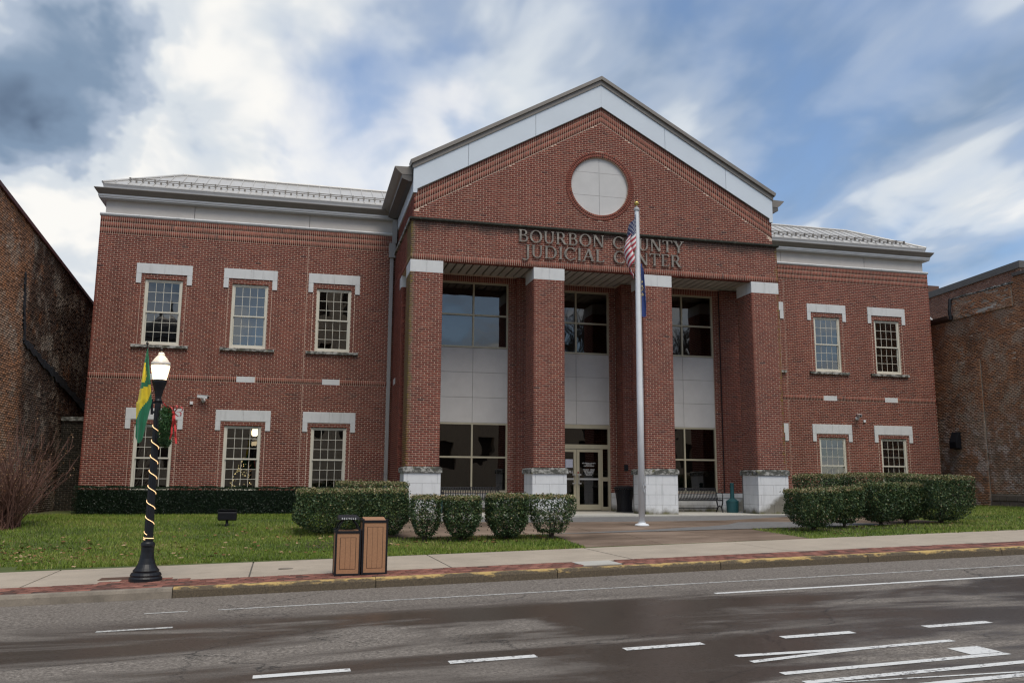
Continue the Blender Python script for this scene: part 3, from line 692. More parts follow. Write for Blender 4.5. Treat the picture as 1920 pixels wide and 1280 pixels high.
for a,b in ((-1.1,-.005),(.005,1.1)):
    for c,d in ((-1.1,-.323),(-.315,.475),(.483,1.1)):
        part('oculus_panel',MB().prism([(x+OC[0],z+OC[1]) for x,z in clipcirc(a,b,c,d,.99)],GY+.075,GY+.099),M_EIFS,ocu)
# white rake panels
for s in (-1,1):
    js=[0,2.29,4.53,6.29]
    for i in range(3):
        a,b=js[i]+(.006 if i else 0),js[i+1]-.006
        zt=lambda x:12.865-.5625*x; zb=lambda x:uppr(x)+.003
        pl=[(a,zb(a)),(b,zb(b)),(b,zt(b)),(a,zt(a))] if i<2 else [(a,zb(a)),(6.155,zb(6.155)),(6.155,8.535),(6.285,8.535),(6.285,zt(6.285)),(a,zt(a))]
        P('rake_panel',MB().prism([(s*(x+.002),z) for x,z in pl],GY-.045,GY+.05),M_WHITE)
    P('rake_drip',MB().prism([(s*0.001,uppr(0)-.022),(s*6.15,uppr(6.15)-.022),(s*6.15,uppr(6.15)+.001),(s*0.001,uppr(0)+.001)],GY-.06,GY+.02),M_TAUPE_D)
    P('rake_fascia',MB().prism([(s*.001,12.87),(s*6.31,9.32),(s*6.33,9.47),(s*.001,13.03)],GY-.08,GY+.3),M_TAUPE)
    P('rake_edge',MB().prism([(s*.001,13.033),(s*6.36,9.455),(s*6.40,9.57),(s*.001,13.155)],GY-.15,GY+.3),M_LMETAL if False else M_TAUPE)
    # main gable roof pans
    npn=34
    for i in range(npn):
        y0=GY+.31+i*.5; P('gable_roof_panel',MB().hexa([(s*.0,y0,13.02),(s*6.5,y0,9.345),(s*6.5,y0+.48,9.345),(s*0,y0+.48,13.02),(s*.0,y0,13.13),(s*6.5,y0,9.455),(s*6.5,y0+.48,9.455),(s*0,y0+.48,13.13)]),M_ROOF)
    # side eaves: box gutter returning along the sides
    g=lambda pts:[(s*x,z) for x,z in pts]
    P('side_gutter',MB().prism(g([(6.30,9.165),(6.62,9.165),(6.70,9.22),(6.865,9.385),(6.865,9.41),(6.82,9.415),(6.30,9.43)]),GY+.14,WY+2.2),M_TAUPE)
    P('side_soffit',MB().prism(g([(6.29,8.96),(6.42,8.96),(6.63,9.04),(6.63,9.16),(6.29,9.16)]),GY+.15,WY+2.2),M_TAUPE_D)
    P('side_frieze',MB().box(*sorted((s*6.15,s*6.285)),GY+.06,WY+2.2,8.54,8.955),M_WHITE)
    O,U=((-GW,WY+1.5,0),(0,-1,0)) if s<0 else ((GW,GY+.005,0),(0,1,0))
    B.running(O,U,(s,0,0),WY+1.5-GY-.01,7.75,8.53)
    P('gable_side_wall',MB().box(*sorted((s*(GW-.008),s*(GW-.3))),GY+.26,17.9,7.62,9.1),M_MORTAR)
mb=MB().box(-6.2,6.2,17.5,17.8,GZ,9.1); P('wall',mb,M_MORTAR)
P('gable_back',MB().prism([(-6.2,9.1),(6.2,9.1),(0,12.9)],17.3,17.6),M_FRIEZE)
P('portico_lid',MB().box(-6.05,6.05,.3,WY+3,7.3,7.5),M_TAUPE_D)
# ---- recess behind the columns
RY=2.40; CY=2.95; zc=6.55
sb=[(-3.839,),(3.839,)]
fz0,fz1,pz0,pz1=4.04,6.30,1.50,4.03
bw=1.215
rh=[(-3.839-bw,-3.839+bw,-.78,6.305),(3.839-bw,3.839+bw,-.78,6.305)]
mb=MB()
slab_grid(mb,(-W+.02,-1.488),(GZ,6.9),[h for h in rh if h[0]<0],RY+.005,RY+.25); slab_grid(mb,(1.488,W-.02),(GZ,6.9),[h for h in rh if h[0]>0],RY+.005,RY+.25)
mb.box(-1.73,-1.488,RY+.25,CY+.005,GZ,6.9).box(1.488,1.73,RY+.25,CY+.005,GZ,6.9)
slab_grid(mb,(-1.9,1.9),(GZ,6.9),[(-1.237,1.237,-1.5,6.33)],CY+.005,CY+.25)
P('recess_wall',mb,M_MORTAR)
for x0,x1 in ((-W,-1.48),(1.48,W)):
    hs=[(h[0]-x0,h[1]-x0,h[2],h[3]) for h in rh if x0<h[0]<x1]
    B.running((x0,RY,0),FX,NF,x1-x0,-.80,6.30,hs); B.soldier((x0,RY,0),FX,NF,x1-x0,6.30,6.52)
B.running((-1.48,CY,0),FX,NF,2.96,-.80,6.33,[(.243,2.717,-2,6.33)]); B.soldier((-1.48,CY,0),FX,NF,2.96,6.33,6.53)
B.running((-1.48,RY,0),(0,1,0),(1,0,0),CY-RY,-.80,6.5); B.running((1.48,CY,0),(0,-1,0),(-1,0,0),CY-RY,-.80,6.5)
# proud pilaster strips behind the columns
for cx,hw in ((-1.93,.44),(1.93,.44),(-5.8,.50),(5.8,.50)):
    a,b=(cx-hw,cx+hw)
    if abs(cx)<3: a,b=(-2.36,-1.483) if cx<0 else (1.483,2.36)
    P('pilaster',MB().box(a+.006,b-.006,RY-.09,RY-.055,-.96,6.5),M_MORTAR)
    B.running((a,RY-.10,0),FX,NF,b-a,-.80,6.52,depth=.03)
    B.running((b,RY-.10,0),(0,1,0),(1,0,0),.1,-.80,6.52,depth=.03,bl=.1125); B.running((a,RY,0),(0,-1,0),(-1,0,0),.1,-.80,6.52,depth=.03,bl=.1125)
# limestone plinth of the recess
for x0,x1,y in ((-W,-5.06,RY),(-5.06,-2.62,RY),(-2.62,-1.44,RY),(1.44,2.62,RY),(2.62,5.06,RY),(5.06,W,RY),(-1.47,-1.237,CY),(1.237,1.47,CY)):
    P('plinth_cap',MB().box(x0+.002,x1-.002,y-.125,y+.02,-.955,-.80),M_STONE,bevel=.005)
    k=max(1,round((x1-x0)/.6))
    for r in range(2):
        for i in range(k):
            P('plinth_stone',MB().box(x0+(x1-x0)*i/k+.003,x0+(x1-x0)*(i+1)/k-.003,y-.10+.002*r,y+.02,-.96-.25*(r+1)+.003,-.96-.25*r-.003),M_BASE)
P('plinth_core',MB().box(-W+.05,-1.46,RY-.092,RY,GZ,-.962).box(1.46,W-.05,RY-.092,RY,GZ,-.962),M_JOINT)
def glazing(cx,y,x0,x1,z0,z1,zm,ft=.055):
    m=MB().box(x0,x0+ft,y,y+.12,z0,z1).box(x1-ft,x1,y,y+.12,z0,z1).box(x0+ft,x1-ft,y+.001,y+.119,z1-ft,z1).box(x0+ft,x1-ft,y+.001,y+.119,z0,z0+ft)
    m.box(cx-ft/2,cx+ft/2,y+.002,y+.118,z0+ft,z1-ft)
    for a,b in ((x0+ft,cx-ft/2),(cx+ft/2,x1-ft)): m.box(a,b,y+.003,y+.117,zm-ft/2,zm+ft/2)
    wdw=P('window_wall',m,M_ALU)
    for a,b in ((x0+ft,cx-ft/2),(cx+ft/2,x1-ft)):
        for c,d in ((z0+ft,zm-ft/2),(zm+ft/2,z1-ft)):
            o=link('large_pane',PANED,wdw); o.location=((a+b)/2,y+.06,(c+d)/2); o.scale=(b-a+.004,1,d-c+.004); o.rotation_euler=(random.uniform(-.003,.003),0,random.uniform(-.003,.003))
PANED=MB().box(-.5,.5,-.003,.003,-.5,.5).mesh('large_pane',M_GLASSD)
def spandrel(x0,x1,cx,y,z0,z1):
    P('spandrel_back',MB().box(x0,x1,y+.045,y+.12,z0,z1),M_JOINT)
    zs=[z0,z0+(z1-z0)*.335,z0+(z1-z0)*.67,z1]
    for a,b in ((x0,cx),(cx,x1)):
        for i in range(3): P('spandrel_panel',MB().box(a+.005,b-.005,y+.02,y+.043,zs[i]+.005,zs[i+1]-.005),M_EIFS)
for cx in (-3.839,3.839):
    x0,x1=cx-bw+.002,cx+bw-.002
    glazing(cx,RY+.02,x0,x1,4.04,6.30,5.165); spandrel(x0,x1,cx,RY+.02,1.505,4.035); glazing(cx,RY+.02,x0,x1,-.775,1.50,.365)
y=CY+.02; x0,x1=-1.234,1.234
glazing(0,y,x0,x1,4.06,6.325,5.17); spandrel(x0,x1,0,y,1.56,4.055)
# entrance: transom, sidelights, two glazed doors
m=MB().box(x0,x0+.075,y,y+.12,-1.40,1.555).box(x1-.075,x1,y,y+.12,-1.40,1.555).box(x0+.075,x1-.075,y+.001,y+.119,1.42,1.555).box(x0+.075,x1-.075,y+.001,y+.119,.715,.865)
for xx in (-.932,.932): m.box(xx-.027,xx+.027,y+.002,y+.118,-1.40,.714)
for a,b in ((-1.158,-.96),(.96,1.158)): m.box(a,b,y+.003,y+.117,-.40,-.26).box(a,b,y+.003,y+.117,-1.40,-1.28)
ent=P('entrance_frame',m,M_ALU)
def pane(par,a,b,c,d,yy): o=link('door_pane',PANED,par); o.location=((a+b)/2,yy,(c+d)/2); o.scale=(b-a+.004,1,d-c+.004); return o
pane(ent,-1.158,1.158,.866,1.419,y+.06)
for a,b in ((-1.158,-.96),(.96,1.158)): pane(ent,a,b,-.26,.714,y+.06); pane(ent,a,b,-1.28,-.40,y+.06)
for s in (-1,1):
    a,b=sorted((s*.006,s*.902))
    m=MB().box(a,a+.1,y+.02,y+.075,-1.39,.705).box(b-.1,b,y+.02,y+.075,-1.39,.705).box(a+.1,b-.1,y+.021,y+.074,.605,.705).box(a+.1,b-.1,y+.021,y+.074,-1.39,-1.20)
    d=P('door',m,M_ALU); o=link('door_pane',PANED,d); o.location=((a+b)/2,y+.05,-.2975); o.scale=(b-a-.196,1,1.81)
    part('push_bar',MB().box(a+.1,b-.1,y+.006,y+.018,-.36,-.30),M_LMETAL,d)
    hx=s*.06; part('handle',MB().tube([(hx,y+.02,-.18),(hx,y-.055,-.18),(hx,y-.06,-.22),(hx,y-.06,-.44),(hx,y-.055,-.48),(hx,y+.02,-.48)],.016,8).box(hx+s*.0,hx+s*.1,y-.02,y+.0,-.20,-.16).box(hx,hx+s*.1,y-.02,y,-.5,-.46),M_LMETAL,d)
    if s>0: part('lock_sticker',MB().box(.03,.08,y+.012,y+.018,-.14,-.08),simple('red_sticker',(.25,.02,.02),.6),d)
def text(body,x,z,yv,size,mat,parent,name,align='CENTER',ext=.001):
    c=bpy.data.curves.new(name,'FONT'); c.body=body; c.size=size; c.align_x=align; c.extrude=ext; c.space_line=.9
    o=bpy.data.objects.new(name+'_tmp',c); COL.objects.link(o); dg=bpy.context.evaluated_depsgraph_get(); me=bpy.data.meshes.new_from_object(o.evaluated_get(dg)); bpy.data.objects.remove(o)
    me.materials.clear(); me.materials.append(mat); t=link(name,me,parent); t.location=(x,yv,z); t.rotation_euler=(PI/2,0,0); return t
M_SIGNW=simple('white_vinyl',(.75,.75,.76),.5,.02); M_PAPER=simple('notice_paper',(.40,.42,.52),.8,.1,12)
text('PULL',-.25,-.12,y+.04,.125,M_SIGNW,JC,'door_lettering')
text('BOURBON COUNTY\nJUDICIAL\nCENTER HOURS',.46,.20,y+.04,.052,M_SIGNW,JC,'door_lettering')
text('MONDAY - FRIDAY\n8:00 AM - 4:30 PM\nNO WEAPONS\nALLOWED IN\nBUILDING',.46,-.02,y+.04,.050,M_SIGNW,JC,'door_lettering')
P('notice',MB().box(-.40,-.13,y+.036,y+.042,.06,.35),M_PAPER)
# interior behind portico glazing
mb=MB()
mb.add([(-6,RY+3.5,GZ),(6,RY+3.5,GZ),(6,RY+3.5,7),(-6,RY+3.5,7)],[(0,1,2,3)])
for z in (-1.45,2.7,6.8):
    for a_,b_,c_ in ((-6,-1.74,RY+.26),(-1.74,1.74,CY+.26),(1.74,6,RY+.26)): mb.add([(a_,c_,z),(b_,c_,z),(b_,RY+3.5,z),(a_,RY+3.5,z)],[(0,1,2,3)])
for xx in (-6,6): mb.add([(xx,RY+.26,GZ),(xx,RY+3.5,GZ),(xx,RY+3.5,7),(xx,RY+.26,7)],[(0,1,2,3)])
P('room',mb,M_DARKROOM)
# soffit slats
P('soffit_back',MB().box(-W+.22,W-.22,.22,CY+.1,6.60,6.64),M_SOFFGAP)
ns=44
for i in range(ns):
    a=-W+.24+i*(2*W-.48)/ns; b=a+(2*W-.48)/ns
    P('soffit_slat',MB().box(a+.03,b-.03,.23,CY+.06,6.555,6.60),M_SOFFIT)
# side walls of the portico behind the open end bay
for s in (-1,1):
    P('portico_side_wall',MB().box(*sorted((s*(W-.008),s*(W-.25))),RY-.09,WY+.3,GZ,6.36),M_MORTAR)
    O,U=((-W,WY,0),(0,-1,0)) if s<0 else ((W,RY-.1,0),(0,1,0))
    B.running(O,U,(s,0,0),WY-RY+.1,-1.6,6.352,off=.05)
    P('side_cap_stone',MB().box(*sorted((s*(W+.006),s*(W-.2))),RY-.106,RY+.45,5.965,6.35),M_STONE)
    P('stone_block',MB().box(*sorted((s*(W+.01),s*(W-.06))),3.55,4.1,2.85,3.05),M_STONE)
# downspouts
for s in (-1,1):
    m=MB().box(*sorted((s*6.39,s*6.515)),WY-.13,WY-.02,-1.55,7.52)
    d=P('downspout',m,M_PIPE,bevel=.012)
    part('collector_box',MB().box(*sorted((s*6.335,s*6.56)),WY-.19,WY-.01,7.52,8.06),M_PIPE,d,bevel=.01)
    part('upper_duct',MB().box(*sorted((s*6.30,s*6.46)),WY-.20,WY-.03,8.06,8.94),M_PIPE,d)
    for z in (-.2,1.6,3.6,5.6): part('strap',MB().box(*sorted((s*6.38,s*6.525)),WY-.138,WY-.015,z,z+.025),M_PIPE,d)
P('conduit',MB().tube([(5.30,RY-.035,-1.42),(5.30,RY-.035,6.5)],.022,8),M_BLACK)
# ---- raised metal lettering
def letter_polys(c):
    P_=[]; sw=.135; th=.06; sf=.05; sfo=.055
    def stem(x,z0=0,z1=1,w=sw,top=True,bot=True):
        P_.append([(x,z0),(x+w,z0),(x+w,z1),(x,z1)])
        if bot: P_.append([(x-sfo,z0),(x+w+sfo,z0),(x+w+sfo,z0+sf),(x-sfo,z0+sf)])
        if top: P_.append([(x-sfo,z1-sf),(x+w+sfo,z1-sf),(x+w+sfo,z1),(x-sfo,z1)])
    def bar(x0,x1,z,h=th): P_.append([(x0,z),(x1,z),(x1,z+h),(x0,z+h)])
    def diag(x0,z0,x1,z1,w): P_.append([(x0,z0),(x0+w,z0),(x1+w,z1),(x1,z1)])
    def arc(cx,cz,rx,rz,tx,tz,a0,a1,n=14):
        for i in range(n):
            a=math.radians(a0+(a1-a0)*i/n); b=math.radians(a0+(a1-a0)*(i+1)/n)
            P_.append([(cx+rx*math.cos(a),cz+rz*math.sin(a)),(cx+rx*math.cos(b),cz+rz*math.sin(b)),(cx+(rx-tx)*math.cos(b),cz+(rz-tz)*math.sin(b)),(cx+(rx-tx)*math.cos(a),cz+(rz-tz)*math.sin(a))])
    w=.7
    if c=='B': stem(.06); bar(.2,.36,1-th); bar(.2,.38,.5); bar(.2,.38,0); arc(.36,.775,.24,.225,.13,th,-90,90); arc(.38,.282,.29,.283,.14,th,-90,90); w=.70
    elif c=='O': arc(.45,.5,.45,.52,.15,th,0,360,30); w=.92
    elif c=='U': stem(.06,.3,1,bot=False); stem(.60,.3,1,.10,bot=False); arc(.38,.32,.32,.34,.13,th,180,360); w=.80
    elif c=='R': stem(.06); bar(.2,.36,1-th); bar(.2,.36,.46); arc(.36,.73,.26,.27,.14,th,-90,90); diag(.58,0,.30,.47,.17); bar(.56,.82,0,sf); w=.80
    elif c=='N': stem(.08,w=.085); stem(.68,w=.085,bot=False); diag(.62,0,.06,1,.17); w=.86
    elif c=='C': arc(.45,.5,.45,.52,.15,th,48,312,26); P_.append([(.72,.70),(.79,.70),(.79,.93),(.74,.90)]); P_.append([(.74,.10),(.79,.07),(.79,.28),(.75,.25)]); w=.84
    elif c=='T': stem(.30,top=False); bar(.0,.75,1-th); P_.append([(0,.78),(.05,.80),(.08,1-th),(0,1-th)]); P_.append([(.75,.78),(.70,.80),(.67,1-th),(.75,1-th)]); w=.76
    elif c=='Y': stem(.32,0,.45,top=False); diag(.32,.42,.02,1,.17); diag(.36,.42,.64,1,.09); bar(-.04,.27,1-sf,sf); bar(.54,.82,1-sf,sf); w=.78
    elif c=='J': stem(.18,-.05,1,bot=False); arc(.06,-.05,.255,.2,.13,.07,-150,0,10); w=.40
    elif c=='D': stem(.06); bar(.2,.42,1-th); bar(.2,.42,0); arc(.40,.5,.45,.5,.15,th,-90,90,18); w=.88
    elif c=='I': stem(.07); w=.28
    elif c=='A': diag(.02,0,.36,1,.085); diag(.62,0,.33,1,.17); bar(.16,.66,.32); bar(-.06,.18,0,sf); bar(.55,.86,0,sf); w=.82
    elif c=='L': stem(.06); bar(.2,.60,0); P_.append([(.60,0),(.60,.24),(.55,.22),(.52,th)]); w=.64
    elif c=='E': stem(.06); bar(.2,.54,0); bar(.2,.52,1-th); bar(.2,.44,.48); P_.append([(.58,.0),(.58,.22),(.54,.2),(.50,th)]); P_.append([(.55,1),(.55,.80),(.51,.82),(.48,1-th)]); w=.62
    return P_,w
def lettering(txt,x0,x1,z,h):
    tot=sum(.55 if c==' ' else letter_polys(c)[1]+.10 for c in txt)-.10; k=(x1-x0)/tot; x=x0
    for c in txt:
        if c==' ': x+=.55*k; continue
        ps,w=letter_polys(c); m=MB()
        for i,pl in enumerate(ps):
            e=.0007*(i%7); m.prism([(x+px_*k,z+pz*h) for px_,pz in pl],-.062-e,-.022+e)
        for q_ in (.3,.7): m.box(x+.12*k,x+.15*k,-.03,.0,z+q_*h-.01,z+q_*h+.01)
        P('letter',m,M_LETTER); x+=(w+.10)*k
lettering('BOURBON COUNTY',-2.888,2.815,7.155,.395); lettering('JUDICIAL CENTER',-2.70,2.735,6.655,.41)
# ---- terrace slab in front of the doors, door step
P('terrace',MB().box(-W-.3,W+.3,-.30,2.94,-1.62,-1.425),M_TERR,bevel=.01)
B.build(JC,M_BRICK)
# ================================================================== GROUND, STREET
def sheet(name,x0,x1,y0,y1,nx,ny,hfun,mat,kind='structure',street=False):
    vs=[];fs=[]
    for j in range(ny+1):
        for i in range(nx+1):
            x=x0+(x1-x0)*i/nx; y=y0+(y1-y0)*j/ny
            vs.append(hfun(x,y))
    for j in range(ny):
        for i in range(nx): a=j*(nx+1)+i; fs.append((a,a+1,a+nx+2,a+nx+1))
    o=part(name,MB().add(vs,fs),mat); return tag(o,kind=kind)
nx=60
xsf=[-2500,-400,-60,60,400,2500]
mb=MB(); n=len(xsf)
vs=[S(a,b,-.35) for b in (-2500,2500) for a in xsf]; mb.add(vs,[(i,i+1,n+i+1,n+i) for i in range(n-1)]); tag(part('ground',mb,M_FAR),kind='structure')
sheet('road',-120,120,-26.5,-11.5,48,4,lambda a,b:S(a,b,0),M_ROAD)
sheet('far_pavement',-120,120,-34,-26.5,48,1,lambda a,b:S(a,b,.12),M_WALK)
sheet('lawn',-45,30,SWB,14,75,40,lambda a,b:(a-YT*b,b+YT*a,G(a-YT*b,b+YT*a)),M_LAWN)
def sbox(mb,a0,a1,b0,b1,h0,h1,m=0): return mb.hexa([S(a0,b0,h0),S(a1,b0,h0),S(a1,b1,h0),S(a0,b1,h0),S(a0,b0,h1),S(a1,b0,h1),S(a1,b1,h1),S(a0,b1,h1)],m)
# road markings
ROADM=thing('road_markings','white lane lines, dotted line and ONLY lettering painted on the road',None,S(-5,-15,.004)); del ROADM['label']; ROADM['kind']='structure'
def paint(name,poly,mat,h=.004):
    part(name,MB().add([S(a,b,h) for a,b in poly],[tuple(range(len(poly)))]),mat,ROADM)
def strip(name,a0,a1,b,w,mat,b1=None):
    b1=b if b1 is None else b1; paint(name,[(a0,b-w/2),(a1,b1-w/2),(a1,b1+w/2),(a0,b+w/2)],mat)
strip('parking_line',-10.66,.9,-13.02,.07,M_PAINT2); strip('parking_line',1.0,14,-13.0,.06,M_PAINT2)
strip('lane_line',-3.8,16,-14.15,.12,M_PAINT); strip('lane_line',-11.95,-11.1,-14.3,.10,M_PAINT2); strip('parking_tick',-11.6,-11.05,-13.0,.06,M_PAINT2)
a=-10.09
while a<14: strip('lane_dash',a,a+.86,-17.4,.13,M_PAINT); a+=1.78
while a>-30: a-=1.78
def word_poly(ps): 
    for p in ps: paint('word_stroke',p,M_PAINT,.0045+.0003*random.random())
sw=.105
word_poly([[(-5.66,-18.02),(-5.66,-18.12),(-4.35,-18.21),(-4.35,-18.12)],[(-5.66,-18.30),(-5.66,-18.39),(-4.35,-18.22),(-4.35,-18.13)],[(-4.35,-18.12),(-4.35,-18.22),(-3.26,-18.19),(-3.26,-18.09)]])
word_poly([[(-5.66,-18.80),(-5.66,-18.90),(-3.25,-18.87),(-3.25,-18.77)],[(-3.6,-18.76),(-3.25,-18.76),(-3.25,-18.45),(-3.6,-18.45)]])
word_poly([[(-5.66,-19.14),(-5.66,-19.24),(-3.25,-19.21),(-3.25,-19.11)],[(-5.66,-19.25),(-5.3,-19.27),(-3.25,-19.50),(-3.6,-19.50)],[(-5.66,-19.52),(-5.66,-19.62),(-3.25,-19.60),(-3.25,-19.50)]])
word_poly([[(-5.66,-19.85),(-5.66,-19.95),(-3.25,-19.95),(-3.25,-19.85)],[(-5.66,-20.2),(-5.66,-20.3),(-3.25,-20.3),(-3.25,-20.2)],[(-5.66,-19.951),(-5.66,-20.199),(-5.4,-20.199),(-5.4,-19.951)],[(-3.5,-19.951),(-3.5,-20.199),(-3.25,-20.199),(-3.25,-19.951)]])
# kerb
CURB=thing('curb',None,None,S(0,-11.4,0)); CURB['kind']='structure'
a=-50.
edges=[]
while a<40:
    b=a+3.05; edges.append((a,b)); a=b
edges=[(p,q_) for p,q_ in edges if q_<-11.4 or p>-11.2]
edges=[(p,q_) for p,q_ in edges]
cut=-11.42
e2=[]
a=cut
while a<40: e2.append((a,a+3.05,1)); a+=3.05
a=cut
while a>-50: e2.append((a-3.05,a,0)); a-=3.05
for p,q_,yel in e2:
    m=MB(); g=.006
    prof=[(-11.50,-.1),(-11.485,.10),(-11.465,.142),(-11.44,.152),(-11.33,.152),(-11.33,-.1)]
    vs=[S(p+g,b_,h) for b_,h in prof]+[S(q_-g,b_,h) for b_,h in prof]; k=len(prof)
    m.add(vs,[tuple(range(k))[::-1],tuple(range(k,2*k))]+[(i,(i+1)%k,k+(i+1)%k,k+i) for i in range(k)])
    part('curb_stone',m,M_CURBY if yel else M_CURB,CURB)
# gutter seam
# sidewalk slabs
WALK=thing('sidewalk',None,None,S(0,-9,.15)); WALK['kind']='structure'
part('sidewalk_bed',sbox(MB(),-50,30,-10.44,SWB,-.2,.135),M_FAR,WALK)
a=-10.35-3.42*10
while a<28:
    b=a+3.42; m=MB(); sbox(m,a+.012,b-.012,-10.42,SWB-.004,.05,.15+random.uniform(-.002,.002)); part('slab',m,M_WALK,WALK,bevel=.008); a=b
part('utility_cover',sbox(MB(),-4.72,-4.0,-11.12,-10.46,.12,.153),M_TERR,WALK)
part('iron_cover',MB().lathe([(.13,0),(.13,.006),(.10,.004)],S(-9.75,-9.35,.1515),20),M_CURB,WALK)
part('rusted_plate',sbox(MB(),-12.75,-12.25,-9.95,-9.55,.12,.1535),simple('rust',(.10,.05,.03),.9,.4,9),WALK)
# brick paving strip: herringbone-free running bond along the kerb
PAVE=thing('brick_paving',None,None,S(0,-10.9,.15)); PAVE['kind']='structure'
part('paving_bed',sbox(MB(),-50,30,-11.33,-10.43,-.1,.140),simple('paver_joint',(.10,.07,.055),.95),PAVE)
pv=[]; rowsn=4; rw=(11.32-10.435)/rowsn
for r in range(rowsn):
    b0=-11.325+r*rw; a=-30+(.1 if r%2 else 0)
    while a<26:
        if not (-4.74<a+.1<-3.98): pv.append((a+.004,a+.2-.004,b0+.004,b0+rw-.004))
        a+=.2
bump=[]   # half round of bricks at the lamp foot
for r in range(2):
    hw_=.78-.30*r; k=int(2*hw_/.2)
    for i in range(k): a=-11.97-k*.1+i*.2; bump.append((a+.004,a+.196,-10.428+r*rw+.004,-10.428+(r+1)*rw-.004))
pv+=bump
def pav(a0,a1,b0,b1):
    h=(.152 if b0<-10.45 else .1565)+RNG.uniform(-.003,.003); return [S(a0,b0,.1),S(a1,b0,.1),S(a1,b1,.1),S(a0,b1,.1),S(a0,b0,h),S(a1,b0,h),S(a1,b1,h),S(a0,b1,h)]
FQ5=np.array([(4,5,6,7),(0,1,5,4),(1,2,6,5),(2,3,7,6),(3,0,4,7)],np.int32)
pts=np.array([pav(*p) for p in pv],np.float32); cen=pts.mean(1); dist=np.linalg.norm(cen-np.array(CAM),axis=1)
dd=cen-np.array(CAM); uu=960+F_PX*(dd@np.array(R2))/(dd@np.array(fw)); dist[(uu<5)|(uu>1915)]+=1000
order=np.argsort(dist); sing=order[:300]; rest=order[300:]
T=np.clip(.5+.3*RNG.standard_normal(len(pv)),0,1)
o=link('paver_field',fast_mesh('paver_field',pts[rest].reshape(-1,3),(FQ5[None]+8*np.arange(len(rest))[:,None,None]).reshape(-1,4),M_PAVER,np.repeat(T[rest],5)),PAVE); tag(o,kind='stuff')
pc={}
for i in sing:
    rel=pts[i]-cen[i]; key=int(T[i]*8)
    if key not in pc: pc[key]=fast_mesh('paver',rel,FQ5,M_PAVER,np.full(5,T[i]))
    o=link('paver',pc[key],PAVE); o.location=tuple(float(v) for v in cen[i])
# plaza slabs
PLZ=thing('plaza',None,None,(0,-3,-1.6)); PLZ['kind']='structure'
def pl(name,x0,x1,y0,y1,h,mat,th=.12,nx_=1,ny_=1):
    m=MB(); m.hexa([(x0,y0,G(x0,y0)-th),(x1,y0,G(x1,y0)-th),(x1,y1,G(x1,y1)-th),(x0,y1,G(x0,y1)-th),(x0,y0,G(x0,y0)+h),(x1,y0,G(x1,y0)+h),(x1,y1,G(x1,y1)+h),(x0,y1,G(x0,y1)+h)])
    part(name,m,mat,PLZ,bevel=.006)
gx=[-7.4,-5.6,-3.85,-2.1,-.35,1.4,3.15,4.9,6.65,8.4]; gy=[-5.0,-3.45,-1.9,-.302]
for i in range(9):
    for j in range(3): pl('plaza_slab',gx[i]+.008,gx[i+1]-.008,gy[j]+.008,gy[j+1]-.008,.012,M_PLAZA)
for i,(a,b) in enumerate(((-3.3,-1.5),(-1.5,.3),(.3,2.15))):
    for c,d in ((-7.72+YT*0,-6.35),(-6.35,-5.0)):
        yo=YT*(a+b)/2*(1 if c<-7 else 0); pl('plaza_slab',a+.008,b-.008,c+.008+yo*0-.0,d-.008,.012,M_PLAZA)
part('plaza_joint',MB().add([(x,y,G(x,y)+.004) for x,y in ((-7.4,-5),(8.4,-5),(8.4,-.3),(-7.4,-.3))],[(0,1,2,3)]).add([(x,y,G(x,y)+.003) for x,y in ((-3.3,-7.7),(2.15,-7.7),(2.15,-5),(-3.3,-5))],[(0,1,2,3)]),M_JOINT,PLZ)

# ================================================================== NEIGHBOURING OLD BRICK BUILDINGS
LX=-17.5
LB=thing('old_brick_building','dark weathered old brick building with a red-brown roof edge at the left edge','building',(LX-3,8,-1.8))
BL_=Bricks(); topL=lambda y:7.19-.0905*y
def lim_wall(y):  # U runs along -y for a wall facing +x ... here wall faces +x so U=(0,1,0) seen from +x goes left->right reversed
    return None
y0L,y1L=-4.,20.
m=MB().hexa([(LX-6,y0L,-2.6),(LX-.012,y0L,-2.6),(LX-.012,y1L,-2.6),(LX-6,y1L,-2.6),(LX-6,y0L,topL(y0L)-.05),(LX-.012,y0L,topL(y0L)-.05),(LX-.012,y1L,topL(y1L)-.05),(LX-6,y1L,topL(y1L)-.05)])
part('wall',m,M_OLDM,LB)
def lim(z): # brick run along +y from y0L, stops where the roof slope cuts the course
    ymax=(7.19-z)/.0905-.3; return (0,min(y1L-y0L,ymax-y0L))
BL_.running((LX,y0L,0),(0,1,0),(1,0,0),y1L-y0L,-2.3,7.5,limit=lim,depth=.04,jit=.009)
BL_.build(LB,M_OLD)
rf=MB().hexa([(LX-6.1,y0L,topL(y0L)-.045),(LX+.07,y0L,topL(y0L)-.045),(LX+.07,y1L,topL(y1L)-.045),(LX-6.1,y1L,topL(y1L)-.045),(LX-6.1,y0L,topL(y0L)+.07),(LX+.07,y0L,topL(y0L)+.07),(LX+.07,y1L,topL(y1L)+.07),(LX-6.1,y1L,topL(y1L)+.07)])
part('roof_edge',rf,simple('oxide_red_trim',(.085,.025,.022),.6,.2,3),LB)
M_TAR=simple('tar_flashing',(.020,.022,.027),.8,.4,5)
tr=MB()   # tar ghost line of a vanished roof
def densify(P_,k=7):
    out=[]
    for (a,b,c),(d,e,f) in zip(P_,P_[1:]):
        for i in range(k):
            t=i/k; out.append((a+(d-a)*t+random.uniform(-.04,.04),b+(e-b)*t+random.uniform(-.03,.03),(c+(f-c)*t)*random.uniform(.42,.78)))
    return out+[P_[-1]]
pp=[(1.55,5.6,.12),(1.75,4.6,.13),(2.0,3.62,.16),(3.4,3.35,.20),(5.2,3.05,.22),(7.2,2.72,.22),(9.2,2.35,.20),(11.5,1.95,.18)]
pp=densify(pp)
